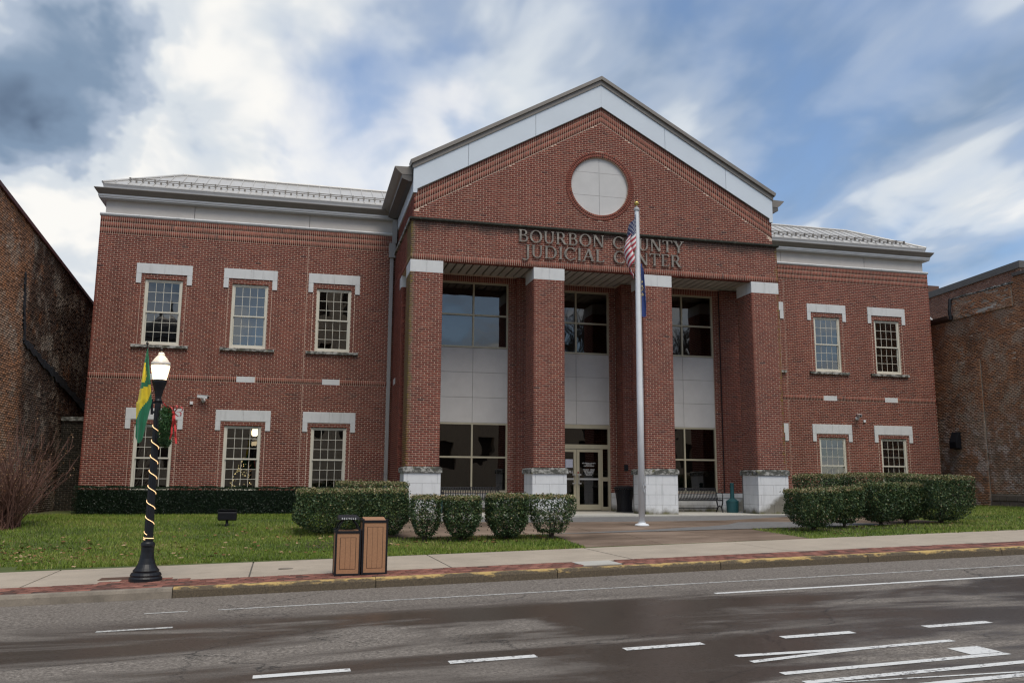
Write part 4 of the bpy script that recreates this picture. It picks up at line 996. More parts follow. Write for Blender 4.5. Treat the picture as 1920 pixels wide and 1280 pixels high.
for i in range(len(pp)-1):
    (ya,za,wa),(yb,zb_,wb)=pp[i],pp[i+1]
    d=Vector((0,yb-ya,zb_-za)).normalized(); nn=Vector((0,-d.z,d.y))
    A=Vector((LX,ya,za));Bv=Vector((LX,yb,zb_)); q4=[A-nn*wa,Bv-nn*wb,Bv+nn*wb,A+nn*wa]
    tr.hexa([tuple(v+Vector((-.03,0,0))) for v in (q4[0],q4[1],q4[2],q4[3])]+[tuple(v+Vector((.03+.0007*i,0,0))) for v in (q4[0],q4[1],q4[2],q4[3])])
part('tar_flashing',tr,M_TAR,LB)
# low wall closing the alley
ST=thing('alley_wall','low dark brick wall closing the gap between the left old building and the courthouse','wall',(-16.9,7.1,-1.6))
part('wall',MB().box(LX+.01,-XO-.01,7.012,7.3,-1.9,1.55),M_OLDM,ST); bs=Bricks(); bs.running((LX+.01,7,0),FX,NF,1.21,-1.6,1.5,jit=.006); bs.build(ST,brick_mat('shade_dark_brick',[(0,(.03,.028,.022)),(1,(.075,.065,.05))],None,.95),nsingle=300)  # brick colour darkened to carry the alley's shade
part('coping',MB().box(LX+.005,-XO-.005,6.93,7.34,1.552,1.70),M_SILL,ST,bevel=.02)
# right old building
RX=17.5
RB=thing('old_brick_building','rust-coloured old brick building with a ragged patched parapet at the right edge','building',(RX+3,4,-1.3))
BR_=Bricks()
m=MB(); m.box(RX+.012,RX+5,-3,14,-1.9,6.5).box(RX+.012,RX+.45,-3,4.78,6.5,7.36)
m.box(RX+.012,RX+.45,-3,1.45,7.36,7.62)
part('wall',m,M_OLDM,RB)
# wall faces -x: U along -y
def rlim(z):
    return (0,17) if z<6.5 else ((14-4.75,17) if z<7.36 else (14-1.5,17))
seam=14-3.44
part('corner_pier',MB().box(RX-.058,RX+.012,3.45,14,-1.9,4.6),M_OLDM,RB)
BR_.running((RX-.07,14,0),(0,-1,0),(-1,0,0),seam,-1.4,4.6,depth=.04,jit=.008)
BR_.running((RX,14,0),(0,-1,0),(-1,0,0),17,4.6,7.62,limit=rlim,depth=.04,jit=.008)
BR_.running((RX,14,0),(0,-1,0),(-1,0,0),17,-.80,4.6,limit=lambda z:(seam+.02,17),depth=.05,jit=.006,off=.07)
# projecting patched parapet face
part('parapet_patch',MB().box(RX-.05,RX+.01,1.55,4.72,6.47,7.34),M_OLDM,RB)
BR_.running((RX-.055,4.72,0),(0,-1,0),(-1,0,0),3.17,6.47,7.33,depth=.03,jit=.008)
BR_.build(RB,M_OLD)
cp=MB()
yv=4.78
while yv>1.5:
    l=random.uniform(.25,.5); cp.box(RX-.08+random.uniform(-.01,.01),RX+.5,max(1.46,yv-l+.01),yv,7.362,7.42+random.uniform(-.02,.02)); yv-=l
part('parapet_coping',cp,M_SILL,RB)
part('coping',MB().box(RX-.06,RX+.55,-3,1.44,7.622,7.75),M_TAUPE_D,RB)
part('gutter',MB().prism([(RX-.22,6.58),(RX-.20,6.66),(RX+.1,6.68),(RX+.1,6.44),(RX-.10,6.46)],4.82,14,axis='y') if False else MB().add([(RX-.22,4.82,6.54),(RX-.22,14,6.54),(RX+.05,14,6.42),(RX+.05,4.82,6.42),(RX-.24,4.82,6.66),(RX-.24,14,6.66),(RX+.05,14,6.68),(RX+.05,4.82,6.68)],[(0,1,2,3),(4,7,6,5),(0,4,5,1),(1,5,6,2),(2,6,7,3),(3,7,4,0)]),simple('rusty_gutter',(.07,.04,.03),.8,.3,8),RB)
part('flashing',MB().tube([(RX-.1,4.80,6.5),(RX-.13,4.80,6.9),(RX-.05,4.80,7.4)],.07,6),M_TAR,RB)
part('crack_patch',MB().add([(RX-.058,y_,z_) for y_,z_ in ((3.6,6.62),(2.3,6.72),(2.4,6.58),(3.5,6.50))],[(0,1,2,3)]),M_TERR,RB)
# rubble foundation stones
fnd=[]
for r in range(2):
    yv=3.38
    while yv>-3:
        l=random.uniform(.35,.8); z0=-1.35+r*.27; 
        part('foundation_stone',MB().hexa([(RX-.06+random.uniform(-.03,.02),max(-3,yv-l)+.02,z0+.01),(RX+.04,max(-3,yv-l)+.02,z0+.01),(RX+.04,yv,z0+.01),(RX-.06+random.uniform(-.03,.02),yv,z0),(RX-.04+random.uniform(-.03,.02),max(-3,yv-l)+.02,z0+.25+random.uniform(-.02,.02)),(RX+.04,max(-3,yv-l)+.02,z0+.25),(RX+.04,yv,z0+.25),(RX-.04+random.uniform(-.03,.02),yv,z0+.25+random.uniform(-.02,.02))]),stone_mat('rubble_stone',(.13,.105,.08)) if 'rubble_stone' not in MATS else MATS['rubble_stone'],RB,bevel=.03); yv-=l
# taller building behind
TB=thing('tall_brick_building','taller brown brick building with a brown metal coping behind the right old building','building',(24,10,-1.5))
TX=21.; ty0,ty1=4.6,15.
part('wall',MB().box(TX+.01,TX+8,ty0,ty1,-1.9,8.95),M_TALLM,TB); bt=Bricks(); bt.running((TX,ty1,0),(0,-1,0),(-1,0,0),ty1-ty0,5.5,8.93,depth=.03); bt.running((TX,ty0,0),FX,NF,8,5.5,8.93,depth=.03); bt.build(TB,M_TALL)
part('coping',MB().hexa([(TX-.1,ty0-.1,8.96),(TX+8.1,ty0-.1,8.96),(TX+8.1,ty1,8.55),(TX-.1,ty1,8.55),(TX-.1,ty0-.1,9.27),(TX+8.1,ty0-.1,9.27),(TX+8.1,ty1,8.85),(TX-.1,ty1,8.85)]),M_TAUPE_D,TB)
part('chimney',MB().box(TX+.2,TX+.9,10.6,11.2,8.5,9.5),M_TALL,TB)
dm=part('dormer',MB().prism([(17.7,6.6),(19.0,6.6),(19.0,7.10),(18.6,7.42),(17.7,7.1)],8.0,9.4),simple('white_siding',(.62,.64,.65),.6,.04),TB)
part('dormer_roof',MB().hexa([(18.6,7.85,7.42),(19.15,7.85,7.02),(19.15,9.5,7.02),(18.6,9.5,7.42),(18.6,7.85,7.50),(19.15,7.85,7.10),(19.15,9.5,7.10),(18.6,9.5,7.50)]).hexa([(17.5,7.85,6.95),(18.599,7.85,7.42),(18.599,9.5,7.42),(17.5,9.5,6.95),(17.5,7.85,7.03),(18.599,7.85,7.50),(18.599,9.5,7.50),(17.5,9.5,7.03)]),MATS['white_siding'],dm)
# across the street: seen only as reflections in the glass
SB=thing('stone_courthouse','tan stone courthouse across the street, seen mirrored in the portico windows','building',(-6,-62,-2))
M_TAN=stone_mat('tan_stone',(.62,.47,.33))
m=MB(); wins=[(-28+4.2*i,-26.2+4.2*i,z,z+3) for i in range(18) for z in (1,6)]
slab_grid(m,(-30,50),(-2.6,10.5),wins,-66,-65); part('wall',m,M_TAN,SB); part('wall',MB().box(-29.9,49.9,-80,-66,-2.6,10.4),M_STEM,SB)
part('cornice',MB().box(-30.5,50.5,-80,-64.4,10.5,11.3),M_TAN,SB)
part('roof',MB().hexa([(-30.5,-80,11.3),(50.5,-80,11.3),(50.5,-64.4,11.3),(-30.5,-64.4,11.3),(-24,-75,15),(44,-75,15),(44,-70,15),(-24,-70,15)]),M_TAUPE_D,SB)
part('dome',MB().lathe([(2.2,11),(2.2,15.3),(2.5,15.4),(2.3,16.6),(1.6,17.6),(.8,18.1),(.3,18.3),(.25,19.2),(.05,19.8)],(-25,-69,0),24),M_TAUPE_D,SB)
tw=MB(); slab_grid(tw,(-9.5,1.5),(-2.6,26),[(-8.2,-6.6,z,z+3.4) for z in (4,11,18)]+[(-4.8,-3.2,z,z+3.4) for z in (4,11,18)]+[(-1.4,.2,z,z+3.4) for z in (4,11,18)],-64,-63); part('tower',tw,M_TAN,SB); part('tower_core',MB().box(-9.4,1.4,-75,-64.01,-2.6,26),M_STEM,SB)
part('tower_roof',MB().hexa([(-10.2,-76,26),(2.2,-76,26),(2.2,-62.6,26),(-10.2,-62.6,26),(-4.2,-70,34),(-3.8,-70,34),(-3.8,-69.6,34),(-4.2,-69.6,34)]),M_TAUPE_D,SB)
for z in (9,16,23): part('string_course',MB().box(-9.7,1.7,-63,-62.8,z,z+.6),M_TAN,SB)
def bare_tree(name,label,x,y,h,group):
    t=thing(name,label,'tree',(x,y,-2.2),0,group); mb=MB()
    def br(p,d,l,r,lv):
        q_=p+d*l; mb.tube([p,(p+q_)/2+Vector((random.uniform(-.1,.1),random.uniform(-.1,.1),0))*l*.4,q_],[r,r*.85,r*.65],6 if lv<2 else 4,cap=False)
        if lv>=5: return
        for k in range(3 if lv else 5):
            nd=(d+Vector((random.uniform(-1,1),random.uniform(-1,1),random.uniform(-.1,.7)))*.75).normalized(); br(p+(q_-p)*random.uniform(.6,1),nd,l*random.uniform(.6,.78),r*.55,lv+1)
    br(Vector((0,0,0)),Vector((0,0,1)),h*.3,h*.02,0); part('trunk',mb,M_STEM,t,world=False)
bare_tree('bare_tree','tall bare street tree mirrored in the middle portico window',18.5,-50,26,None)
bare_tree('bare_tree','bare spreading tree mirrored in the right portico window',26,-48,25,None)
# ================================================================== PLANTING
def leaf_quads(C_,size,asp=.55,updir=None):
    n=len(C_); a=RNG.standard_normal((n,3)); a/=np.linalg.norm(a,axis=1)[:,None]
    b=np.cross(a,RNG.standard_normal((n,3))); b/=np.linalg.norm(b,axis=1)[:,None]
    s=(size*RNG.uniform(.7,1.3,n))[:,None]; a*=s*.5; b*=s*.5*asp
    V=np.stack([C_-a,C_+b,C_+a,C_-b],1).reshape(-1,3); return V
def bush(label,x,y,w,d,h,n_=5200,stem=.28,taper=.55,group=None,rz=0.,mat=None,size=.052,name='trimmed_bush',sparse=0.,tipk=.22):
    z=G(x,y)-.01; t=thing(name,label,'bush',(x,y,z),rz,group)
    n=int(n_*1.9); k=int(n*1.25); u=RNG.uniform(-1,1,(k,3))
    # push most leaves to the outer shell of a rounded box
    p=u.copy(); m=np.max(np.abs(p),axis=1); shell=RNG.random(k)<.78
    sc=np.where(shell,RNG.uniform(.84,1.02,k)/np.maximum(m,.2),1.); p*=sc[:,None]
    # round the corners
    r=(np.abs(p)**12).sum(1)**(1/12); p/=np.maximum(r,1.)[:,None]
    lump=1+.045*np.sin(p[:,0]*5+x*3)*np.sin(p[:,2]*4+y)+.03*np.sin(p[:,1]*7+p[:,0]*9)
    zz=(p[:,2]+1)/2
    tap=np.where(zz<taper*.8,.46+.54*(np.maximum(zz,0)/(taper*.8))**.6,1.)
    P3=np.stack([p[:,0]*w/2*tap*lump,p[:,1]*d/2*tap*lump,stem*.45+zz*(h-stem*.45)+RNG.normal(0,.012,k)],1)
    P3+=np.where(RNG.random(k)<.05,RNG.uniform(.02,.07,k),0)[:,None]*np.stack([p[:,0],p[:,1],p[:,2]*.8],1)
    keep=RNG.random(k)<np.where(zz<.3,.25+zz*2.2,1.)*(1-sparse*(.5+.5*np.sin(p[:,0]*4+p[:,2]*6+x*5)))
    P3=P3[keep]; zz=zz[keep]; nn=len(P3)
    clump=.5+.5*np.sin(P3[:,0]*17+x)*np.sin(P3[:,2]*13+y)*np.sin(P3[:,1]*9)
    T=np.clip(.52*RNG.random(nn)+.20*clump+.14*RNG.standard_normal(nn)+np.where(zz>.91,tipk*(1.2+1.6*RNG.random(nn)),0)+np.where(RNG.random(nn)<.05,.35,0),0,1)  # topmost leaves paler: tan tips plus top light put into the tint
    V=leaf_quads(P3,size); o=link('foliage',fast_mesh('foliage',V,np.arange(4*nn).reshape(-1,4),mat or M_LEAF,T),t,False)
    mb=MB()
    for i in range(7):
        a=random.uniform(0,2*PI); q_=Vector((math.cos(a)*w*.3*random.uniform(.4,1),math.sin(a)*d*.3*random.uniform(.4,1),h*random.uniform(.6,.85)))
        mb.tube([(random.uniform(-.06,.06),random.uniform(-.06,.06),-.03),q_*.4+Vector((0,0,-.02)),q_],[.018,.013,.005],5,cap=False)
    part('stem',mb,M_STEM,t,world=False); return t
FB='trimmed bushes in front of the portico'
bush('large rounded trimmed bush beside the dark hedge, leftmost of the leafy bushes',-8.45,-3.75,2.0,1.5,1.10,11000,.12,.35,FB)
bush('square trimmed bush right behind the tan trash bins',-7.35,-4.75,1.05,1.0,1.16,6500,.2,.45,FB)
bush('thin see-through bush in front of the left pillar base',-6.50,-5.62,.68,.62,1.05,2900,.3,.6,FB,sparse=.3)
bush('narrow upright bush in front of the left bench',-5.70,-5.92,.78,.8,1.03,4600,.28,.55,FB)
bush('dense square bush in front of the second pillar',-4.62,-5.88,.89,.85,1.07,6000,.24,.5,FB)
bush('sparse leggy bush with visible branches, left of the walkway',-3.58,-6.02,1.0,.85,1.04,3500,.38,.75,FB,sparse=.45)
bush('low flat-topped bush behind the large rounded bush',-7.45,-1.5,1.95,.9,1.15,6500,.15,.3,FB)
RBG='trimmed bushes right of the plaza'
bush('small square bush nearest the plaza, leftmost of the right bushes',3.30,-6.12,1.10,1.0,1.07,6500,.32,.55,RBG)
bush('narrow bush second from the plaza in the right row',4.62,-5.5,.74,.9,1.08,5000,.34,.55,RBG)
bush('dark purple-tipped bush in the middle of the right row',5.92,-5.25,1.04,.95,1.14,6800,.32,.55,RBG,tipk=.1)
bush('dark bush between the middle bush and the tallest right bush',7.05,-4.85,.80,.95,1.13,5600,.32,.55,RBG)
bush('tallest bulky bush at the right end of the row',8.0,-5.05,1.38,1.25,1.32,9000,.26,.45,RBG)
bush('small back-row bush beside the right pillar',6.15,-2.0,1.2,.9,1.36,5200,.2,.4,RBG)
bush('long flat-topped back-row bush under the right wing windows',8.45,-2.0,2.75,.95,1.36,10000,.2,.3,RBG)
bush('dark evergreen bush against the right old brick wall',13.6,2.0,1.0,.9,1.25,4000,.15,.3,None,mat=M_YEW)
# long dark hedge
hx0,hx1,hy=-16.05,-6.9,3.55
HG=thing('hedge','long dark evergreen hedge clipped flat under the left wing windows','hedge',((hx0+hx1)/2,hy,-1.52))
n=42000; u=RNG.uniform(-1,1,(n,3)); face=RNG.random(n); 
u[:,1]=np.where(face<.55,-RNG.uniform(.86,1.04,n),u[:,1]); u[:,2]=np.where((face>=.55)&(face<.85),RNG.uniform(.93,1.02,n),u[:,2])
hp=np.stack([u[:,0]*(hx1-hx0)/2,u[:,1]*.48*(1+.05*np.sin(u[:,0]*40)),.43+u[:,2]*.43+.02*np.sin(u[:,0]*31)],1)
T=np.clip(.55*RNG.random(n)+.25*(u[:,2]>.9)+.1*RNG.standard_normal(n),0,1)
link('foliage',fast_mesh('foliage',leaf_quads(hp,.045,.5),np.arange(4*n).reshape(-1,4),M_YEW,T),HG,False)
part('core',MB().box(-(hx1-hx0)/2+.1,(hx1-hx0)/2-.1,-.34,.34,-.03,.76),M_YEW,HG,world=False)
# bare brown shrub at the left edge
SH=thing('bare_shrub','bare brown multi-stemmed winter shrub at the left edge of the lawn','shrub',(-16.45,-1.9,G(-16.45,-1.9)-.02))
mb=MB(); ends=[]
for i in range(135):
    a=random.uniform(0,2*PI); sp=random.uniform(.08,.85); d=Vector((math.cos(a)*sp,math.sin(a)*sp,1)).normalized(); l=random.choice([random.uniform(.9,2.0),random.uniform(1.7,2.85)])*(1-.2*sp)
    p0=Vector((random.uniform(-.35,.35),random.uniform(-.3,.3),0)); p1=p0+d*l*.5+Vector((random.uniform(-.1,.1),random.uniform(-.1,.1),.06)); p2=p0+d*l+Vector((math.cos(a)*.12,math.sin(a)*.12,0))
    mb.tube([p0,p1,p2],[.014,.010,.005],4,cap=False); ends.append(p2)
    for k in range(6):
        f=random.uniform(.3,.95); b=p0+(p2-p0)*f; dd=(d+Vector((random.uniform(-1,1),random.uniform(-1,1),random.uniform(0,.6)))*.5).normalized(); e=b+dd*random.uniform(.25,.7)
        mb.tube([b,(b+e)/2+Vector((0,0,.02)),e],[.007,.005,.003],3,cap=False); ends.append(e)
        if k<3: e2=b+(e-b)*.6; e3=e2+(dd+Vector((random.uniform(-1,1),random.uniform(-1,1),.3))*.6).normalized()*.25; mb.tube([e2,e3],[.004,.002],3,cap=False); ends.append(e3)
part('stem',mb,M_TWIG,SH,world=False)
E_=np.array([tuple(v) for v in ends]); E_=np.concatenate([E_+RNG.normal(0,.02,E_.shape) for _ in range(2)]); E_=E_[RNG.random(len(E_))<.6]
link('bud',fast_mesh('bud',leaf_quads(E_,.035,.6),np.arange(4*len(E_)).reshape(-1,4),M_DRY,RNG.random(len(E_))),SH,False)
# lawn grass blades
def lawn_ok(x,y):
    a=x+YT*y; b=y-YT*x
    if b<SWB-.03+.07*math.sin(a*9)*math.sin(a*2.3)-.03 or y>12: return False
    if -7.45<x<8.45 and -5.03<y: return False
    if -3.33<x<2.18 and y<-4.9: return False
    if x>-XO-.1 and y>4.6 and x<XO+.1: return False
    if x<LX or x>RX-.05: return False
    if x<-14.45 and b<-7.2: return False
    return True
NB=240000
bx=np.concatenate([RNG.uniform(-17.5,-3.2,int(NB*.62)),RNG.uniform(1.9,17.5,int(NB*.38))]); by=-7.85+(RNG.random(len(bx))**1.35)*11.5
ok=np.array([lawn_ok(x,y) for x,y in zip(bx,by)])
pat=np.sin(bx*1.3+2*np.sin(by*.9))*np.sin(by*1.7+bx*.4)
ok&=RNG.random(len(bx))<(.78+.22*pat)
bx,by=bx[ok],by[ok]; pat=pat[ok]; bz=np.array([G(x,y) for x,y in zip(bx,by)]); k=len(bx)
an=RNG.uniform(0,2*PI,k); hh=RNG.uniform(.03,.075,k); wd=RNG.uniform(.006,.012,k); le=RNG.normal(0,.022,(k,2))
V=np.stack([np.stack([bx-np.cos(an)*wd,by-np.sin(an)*wd,bz-.005],1),np.stack([bx+np.cos(an)*wd,by+np.sin(an)*wd,bz-.005],1),np.stack([bx+le[:,0],by+le[:,1],bz+hh],1)],1).reshape(-1,3)
T=np.clip(.45+.26*pat+.17*RNG.standard_normal(k)+np.where(RNG.random(k)<.05,.5,0),0,1)
GR=link('grass',fast_mesh('grass',V,np.arange(3*k).reshape(-1,3),M_GRASS,T,3)); tag(GR,kind='stuff')
# fallen leaves
lp=[]
while len(lp)<620:
    r=random.random()
    if r<.45: x,y=random.gauss(-15.2,1.3),random.gauss(-6.,.9)
    elif r<.75: x,y=random.uniform(-13,-7),random.uniform(-7.6,-2.5)
    elif r<.88: x,y=random.uniform(-7.2,-3.2),random.uniform(-6.6,-5.0)
    else: x,y=random.uniform(2.2,12),random.uniform(-7.5,-3)
    if lawn_ok(x,y): lp.append((x,y,G(x,y)+.045))
lp=np.array(lp); V=leaf_quads(lp,.10,.75).reshape(-1,4,3); V[:,:,2]=lp[:,2][:,None]+(V[:,:,2]-lp[:,2][:,None])*.35
tag(link('fallen_leaves',fast_mesh('fallen_leaves',V.reshape(-1,3),np.arange(4*len(lp)).reshape(-1,4),M_DRY,RNG.random(len(lp)))),kind='stuff')
# bare mulch strips under the bushes
mz=MB()
for x0,x1,y0,y1 in ((-9.2,-3.2,-6.3,-5.06),(2.6,8.4,-6.2,-5.06)):
    k=14
    for i in range(k):
        a=x0+(x1-x0)*i/k; b=x0+(x1-x0)*(i+1)/k; mz.add([(a,y0+random.uniform(-.1,.1),G(a,y0)+.006),(b,y0+random.uniform(-.1,.1),G(b,y0)+.006),(b,y1,G(b,y1)+.006),(a,y1,G(a,y1)+.006)],[(0,1,2,3)])
tag(part('mulch',mz,simple('mulch_soil',(.055,.045,.025),.95,.4,12)),kind='structure')
def stump_patch(): pass

# ================================================================== STREET FURNITURE
# --- lamppost
lx,ly,lz=-11.765,-10.52,-2.035
LP=thing('lamppost','black fluted lamppost with glowing frosted acorn globe at the kerb','street lamp',(lx,ly,lz))
part('base',MB().lathe([(.255,0),(.255,.05),(.235,.075),(.24,.10),(.225,.13),(.20,.145),(.205,.17),(.17,.21),(.135,.27),(.112,.36),(.10,.46),(.098,.54),(.105,.545),(.11,.57),(.105,.60),(.09,.62)],n=32),M_POST,LP,world=False,smooth=False)
part('shaft',MB().lathe([(.075,.60),(.066,1.2),(.053,2.6),(.047,2.92)],n=24,flute=.09),M_POST,LP,world=False)
part('capital',MB().lathe([(.05,2.9),(.062,2.93),(.05,2.96),(.052,3.0),(.072,3.10),(.105,3.20),(.118,3.24),(.118,3.28),(.09,3.285)],n=28),M_POST,LP,world=False)
part('globe',MB().lathe([(.10,3.285),(.108,3.29),(.138,3.43),(.150,3.51),(.146,3.525)],n=28),M_GLOW,LP,smooth=True,world=False)
part('globe_top',MB().lathe([(.146,3.526),(.158,3.54),(.15,3.575),(.13,3.60),(.105,3.64),(.075,3.675),(.052,3.70),(.055,3.725),(.038,3.745),(.02,3.75)],n=28),M_FROST,LP,smooth=True,world=False)
part('finial',MB().lathe([(.02,3.745),(.026,3.76),(.010,3.78),(.022,3.80),(.015,3.825),(.003,3.86)],n=12),M_POST,LP,world=False)
part('bracket',MB().box(-.10,.085,-.012,.012,2.72,2.76).box(-.10,.085,-.012,.012,2.88,2.92).tube([(-.085,0,2.70),(-.10,0,2.95)],.02,8),M_POST,LP,world=False)
pl_=bpy.data.lights.new('lamp_light','POINT'); pl_.energy=9; pl_.color=(1,.78,.48); pl_.shadow_soft_size=.15
o=bpy.data.objects.new('lamp_light',pl_); COL.objects.link(o); o.parent=LP; o.location=(0,0,3.62+.4)
# rope light
RL=thing('rope_light','warm lit string light spiralled down the lamppost shaft','string light',(lx,ly,lz))
def helix(z0,z1,turns,ph,n,r=.076): return [((r-.021*(z/3))*math.cos(ph+2*PI*turns*i/n),(r-.021*(z/3))*math.sin(ph+2*PI*turns*i/n),z) for i in range(n+1) for z in (z0+(z1-z0)*i/n,)]
part('rope',MB().tube(helix(2.62,.74,7.6,.6,230)+helix(.70,.66,1.6,.4,40,.080),.0056,5),M_ROPE,RL,world=False)
# festive flag on the post
FL=thing('green_yellow_flag','green and yellow flag hanging from a slanted black pole on the lamppost','flag',(lx-.09,ly,lz+2.72))
part('pole',MB().tube([(0,0,0),(-.14,0,1.16)],.013,8).sphere((-.142,0,1.18),.026,8),M_POST,FL,world=False)
nu,nv=14,44; vs=[];fi=[]
def ft(u,t): # right edge along pole then hanging; left edge free
    zt=1.08-1.48*t
    xr=-.13+.13*min(1,t/.60)-.10*max(0,t-.60)/.4 ; xl=-.135-.115*min(1,t*1.15)**.8-.02*t
    if t>.6: xl=-.255+.03*(t-.6)/.4; 
    x=xr+(xl-xr)*u; y=-.02-.05*math.sin(u*9+t*3)*min(1,t*3)*(.4+.6*u)
    if t>.9: zt+=-.10*math.sin(u*PI)*((t-.9)/.1)
    return (x,y,zt)
vs=[ft(i/nu,j/nv) for j in range(nv+1) for i in range(nu+1)]
fs=[];ms=[]
for j in range(nv):
    for i in range(nu):
        a=j*(nu+1)+i; fs.append((a,a+1,a+nu+2,a+nu+1)); u,t=(i+.5)/nu,(j+.5)/nv
        yel=(.16<t<.38 and u>.45+abs(t-.30)*1.6) or (t>.405+.06*u and t<.50+.30*u)
        ms.append(1 if yel else 0)
mb=MB(); mb.v=vs; mb.f=fs; mb.m=ms; o=part('cloth',mb,[M_FGREEN,M_FYEL],FL,smooth=True,world=False)
# wreath
WR=thing('wreath','green fir wreath with a red ribbon bow tied to the lamppost','wreath',(lx+.155,ly,lz+2.50))
n=4200; t=RNG.uniform(0,2*PI,n); a=RNG.uniform(0,2*PI,n); r=.075*np.sqrt(RNG.random(n)); R_=.275
Pw=np.stack([r*np.cos(a)*1.1,(R_+r*np.sin(a))*np.cos(t),(R_+r*np.sin(a))*np.sin(t)],1)
link('fir_ring',fast_mesh('fir_ring',leaf_quads(Pw,.075,.14),np.arange(4*n).reshape(-1,4),M_FIR,RNG.random(n)),WR,False)
bw_=MB()
def ribbon(pts,w):
    vs=[];k=len(pts)
    for x,y,z in pts: vs+=[(x-w,y,z),(x+w,y,z)]
    for x,y,z in pts: vs+=[(x-w,y+.006,z),(x+w,y+.006,z)]
    fs=[(2*i,2*i+1,2*i+3,2*i+2) for i in range(k-1)]+[(2*k+2*i,2*k+2*i+2,2*k+2*i+3,2*k+2*i+1) for i in range(k-1)]
    bw_.add(vs,fs)
def loop(cx,cz,ang,l,w):   # a bow loop: ribbon going out and coming back
    ca,sa=math.cos(ang),math.sin(ang); pts=[]
    for k in range(9):
        t=k/8; r=l*math.sin(PI*t); o=w*math.sin(2*PI*t)
        pts.append((cx+ca*r-sa*o,-.07-.05*math.sin(PI*t)*(1 if k<5 else .3),cz+sa*r+ca*o))
    n_=len(pts); vs=[(x,y-.035,z) for x,y,z in pts]+[(x+.012,y+.045,z+.012) for x,y,z in pts]
    bw_.add(vs,[(i,i+1,n_+i+1,n_+i) for i in range(n_-1)])
for an,l,w in ((.5,.17,.045),(2.5,.15,.045),(1.3,.13,.035),(-.3,.14,.04)): loop(.11,.27,an,l,w)
bw_.sphere((.11,-.09,.265),.032,6)
ribbon([(.12,-.09,.26),(.145,-.13,.16),(.15,-.08,.06),(.175,-.12,-.06),(.18,-.09,-.17),(.20,-.12,-.27)],.017)
ribbon([(.11,-.09,.26),(.12,-.12,.13),(.10,-.08,.02),(.11,-.12,-.10),(.08,-.10,-.20)],.015)
ribbon([(.10,-.08,.27),(.04,-.11,.33),(-.02,-.09,.38),(-.08,-.11,.45)],.013)
bw_.v=[(.10+(x-.10)*.9,y,.23+(z-.27)*.95) for x,y,z in bw_.v]
part('bow',bw_,M_BOW,WR,world=False)
# --- trash bins by the kerb
def bin_thing(name,label,x0,x1,h,hood):
    w=x1-x0; d=.46; t=thing(name,label,'trash bin',( (x0+x1)/2,-11.15,0),YT,'pair of tan bins at the kerb')
    bz=Z0+.152+SS*((x0+x1)/2+YT*-11.15); t.location=((x0+x1)/2,-11.17,bz); hw=w/2-.003; fr=.032
    m=MB()
    for sx in (-1,1):
        for sy in (0,d-fr): m.box(*sorted((sx*hw,sx*(hw-fr))),sy,sy+fr,0,h+.02)
    for z0,z1 in ((.0,.035),(h-.045,h-.002)):
        m.box(-hw+fr,hw-fr,.001,fr-.001,z0,z1).box(-hw+fr,hw-fr,d-fr+.001,d-.001,z0,z1)
        for sx in (-1,1): m.box(*sorted((sx*(hw-.001),sx*(hw-fr+.001))),fr,d-fr,z0,z1)
    part('frame',m,M_BLACK,t,world=False,bevel=.003)
    part('panel',MB().box(-hw+fr,hw-fr,.010,.03,.035,h-.045),M_BINW,t,world=False)
    for sx in (-1,1): part('side_panel',MB().box(*sorted((sx*(hw-.008),sx*(hw-.026))),fr,d-fr,.035,h-.045),M_BINW,t,world=False)
    part('back_panel',MB().box(-hw+fr,hw-fr,d-.028,d-.008,.035,h-.045),M_BINW,t,world=False)
    a=hw-fr-.055; z0,z1=.11,h-.115; g=.004; bw2=2*a/3
    part('groove_panel',MB().box(-a-.006,a+.006,.0085,.0105,z0-.006,z1+.006),M_TAUPE_D if False else M_BLACK,t,world=False)
    for i in range(3): part('board',MB().box(-a+i*bw2+g/2,-a+(i+1)*bw2-g/2,.0055,.012,z0,z1),M_BINW,t,world=False)
    if hood:
        part('top',MB().box(-hw+fr,hw-fr,fr,d-fr,h-.02,h),M_BINW,t,world=False)
        part('opening',MB().lathe([(.11,0),(.11,.004)],(0,d*.5,h+.0005),20),M_BLACK,t,world=False)
        hz=h+.205
        hd=MB()
        for sx in (-1,1):
            for y0 in (.03,d-.05):
                hd.tube([(sx*(hw-.03),y0,h-.01),(sx*(hw-.065),y0+.0,h+.09),(sx*(hw-.115),y0,h+.15),(sx*(hw-.13),y0,hz)],.013,6)
        part('hood_arm',hd,M_BLACK,t,world=False)
        part('hood',MB().hexa([(-hw+.035,.0,hz-.03),(hw-.035,.0,hz-.03),(hw-.035,d-.02,hz-.03),(-hw+.035,d-.02,hz-.03),(-hw+.035,.012,hz+.012),(hw-.035,.012,hz+.012),(hw-.06,d-.06,hz+.04),(-hw+.06,d-.06,hz+.04)]),M_BLACK,t,world=False,bevel=.004)
        c=bpy.data.curves.new('lettering','FONT'); c.body='RECYCLE'; c.size=.042; c.align_x='CENTER'; c.extrude=.0008; c.space_character=1.5
        oo=bpy.data.objects.new('tmp',c); COL.objects.link(oo); me=bpy.data.meshes.new_from_object(oo.evaluated_get(bpy.context.evaluated_depsgraph_get())); bpy.data.objects.remove(oo); me.materials.clear(); me.materials.append(M_SIGNW)
        o=link('lettering',me,t,False); o.location=(0,.002,hz-.022); o.rotation_euler=(PI/2-.25,0,0)
    else:
        part('top',MB().hexa([(-hw+fr,.02,h-.02),(hw-fr,.02,h-.02),(hw-fr,d-fr,h-.02),(-hw+fr,d-fr,h-.02),(-hw+fr,.02,h-.01),(hw-fr,.02,h-.01),(hw-fr,d-fr,h+.035),(-hw+fr,d-fr,h+.035)]),M_BINW,t,world=False)
    return t
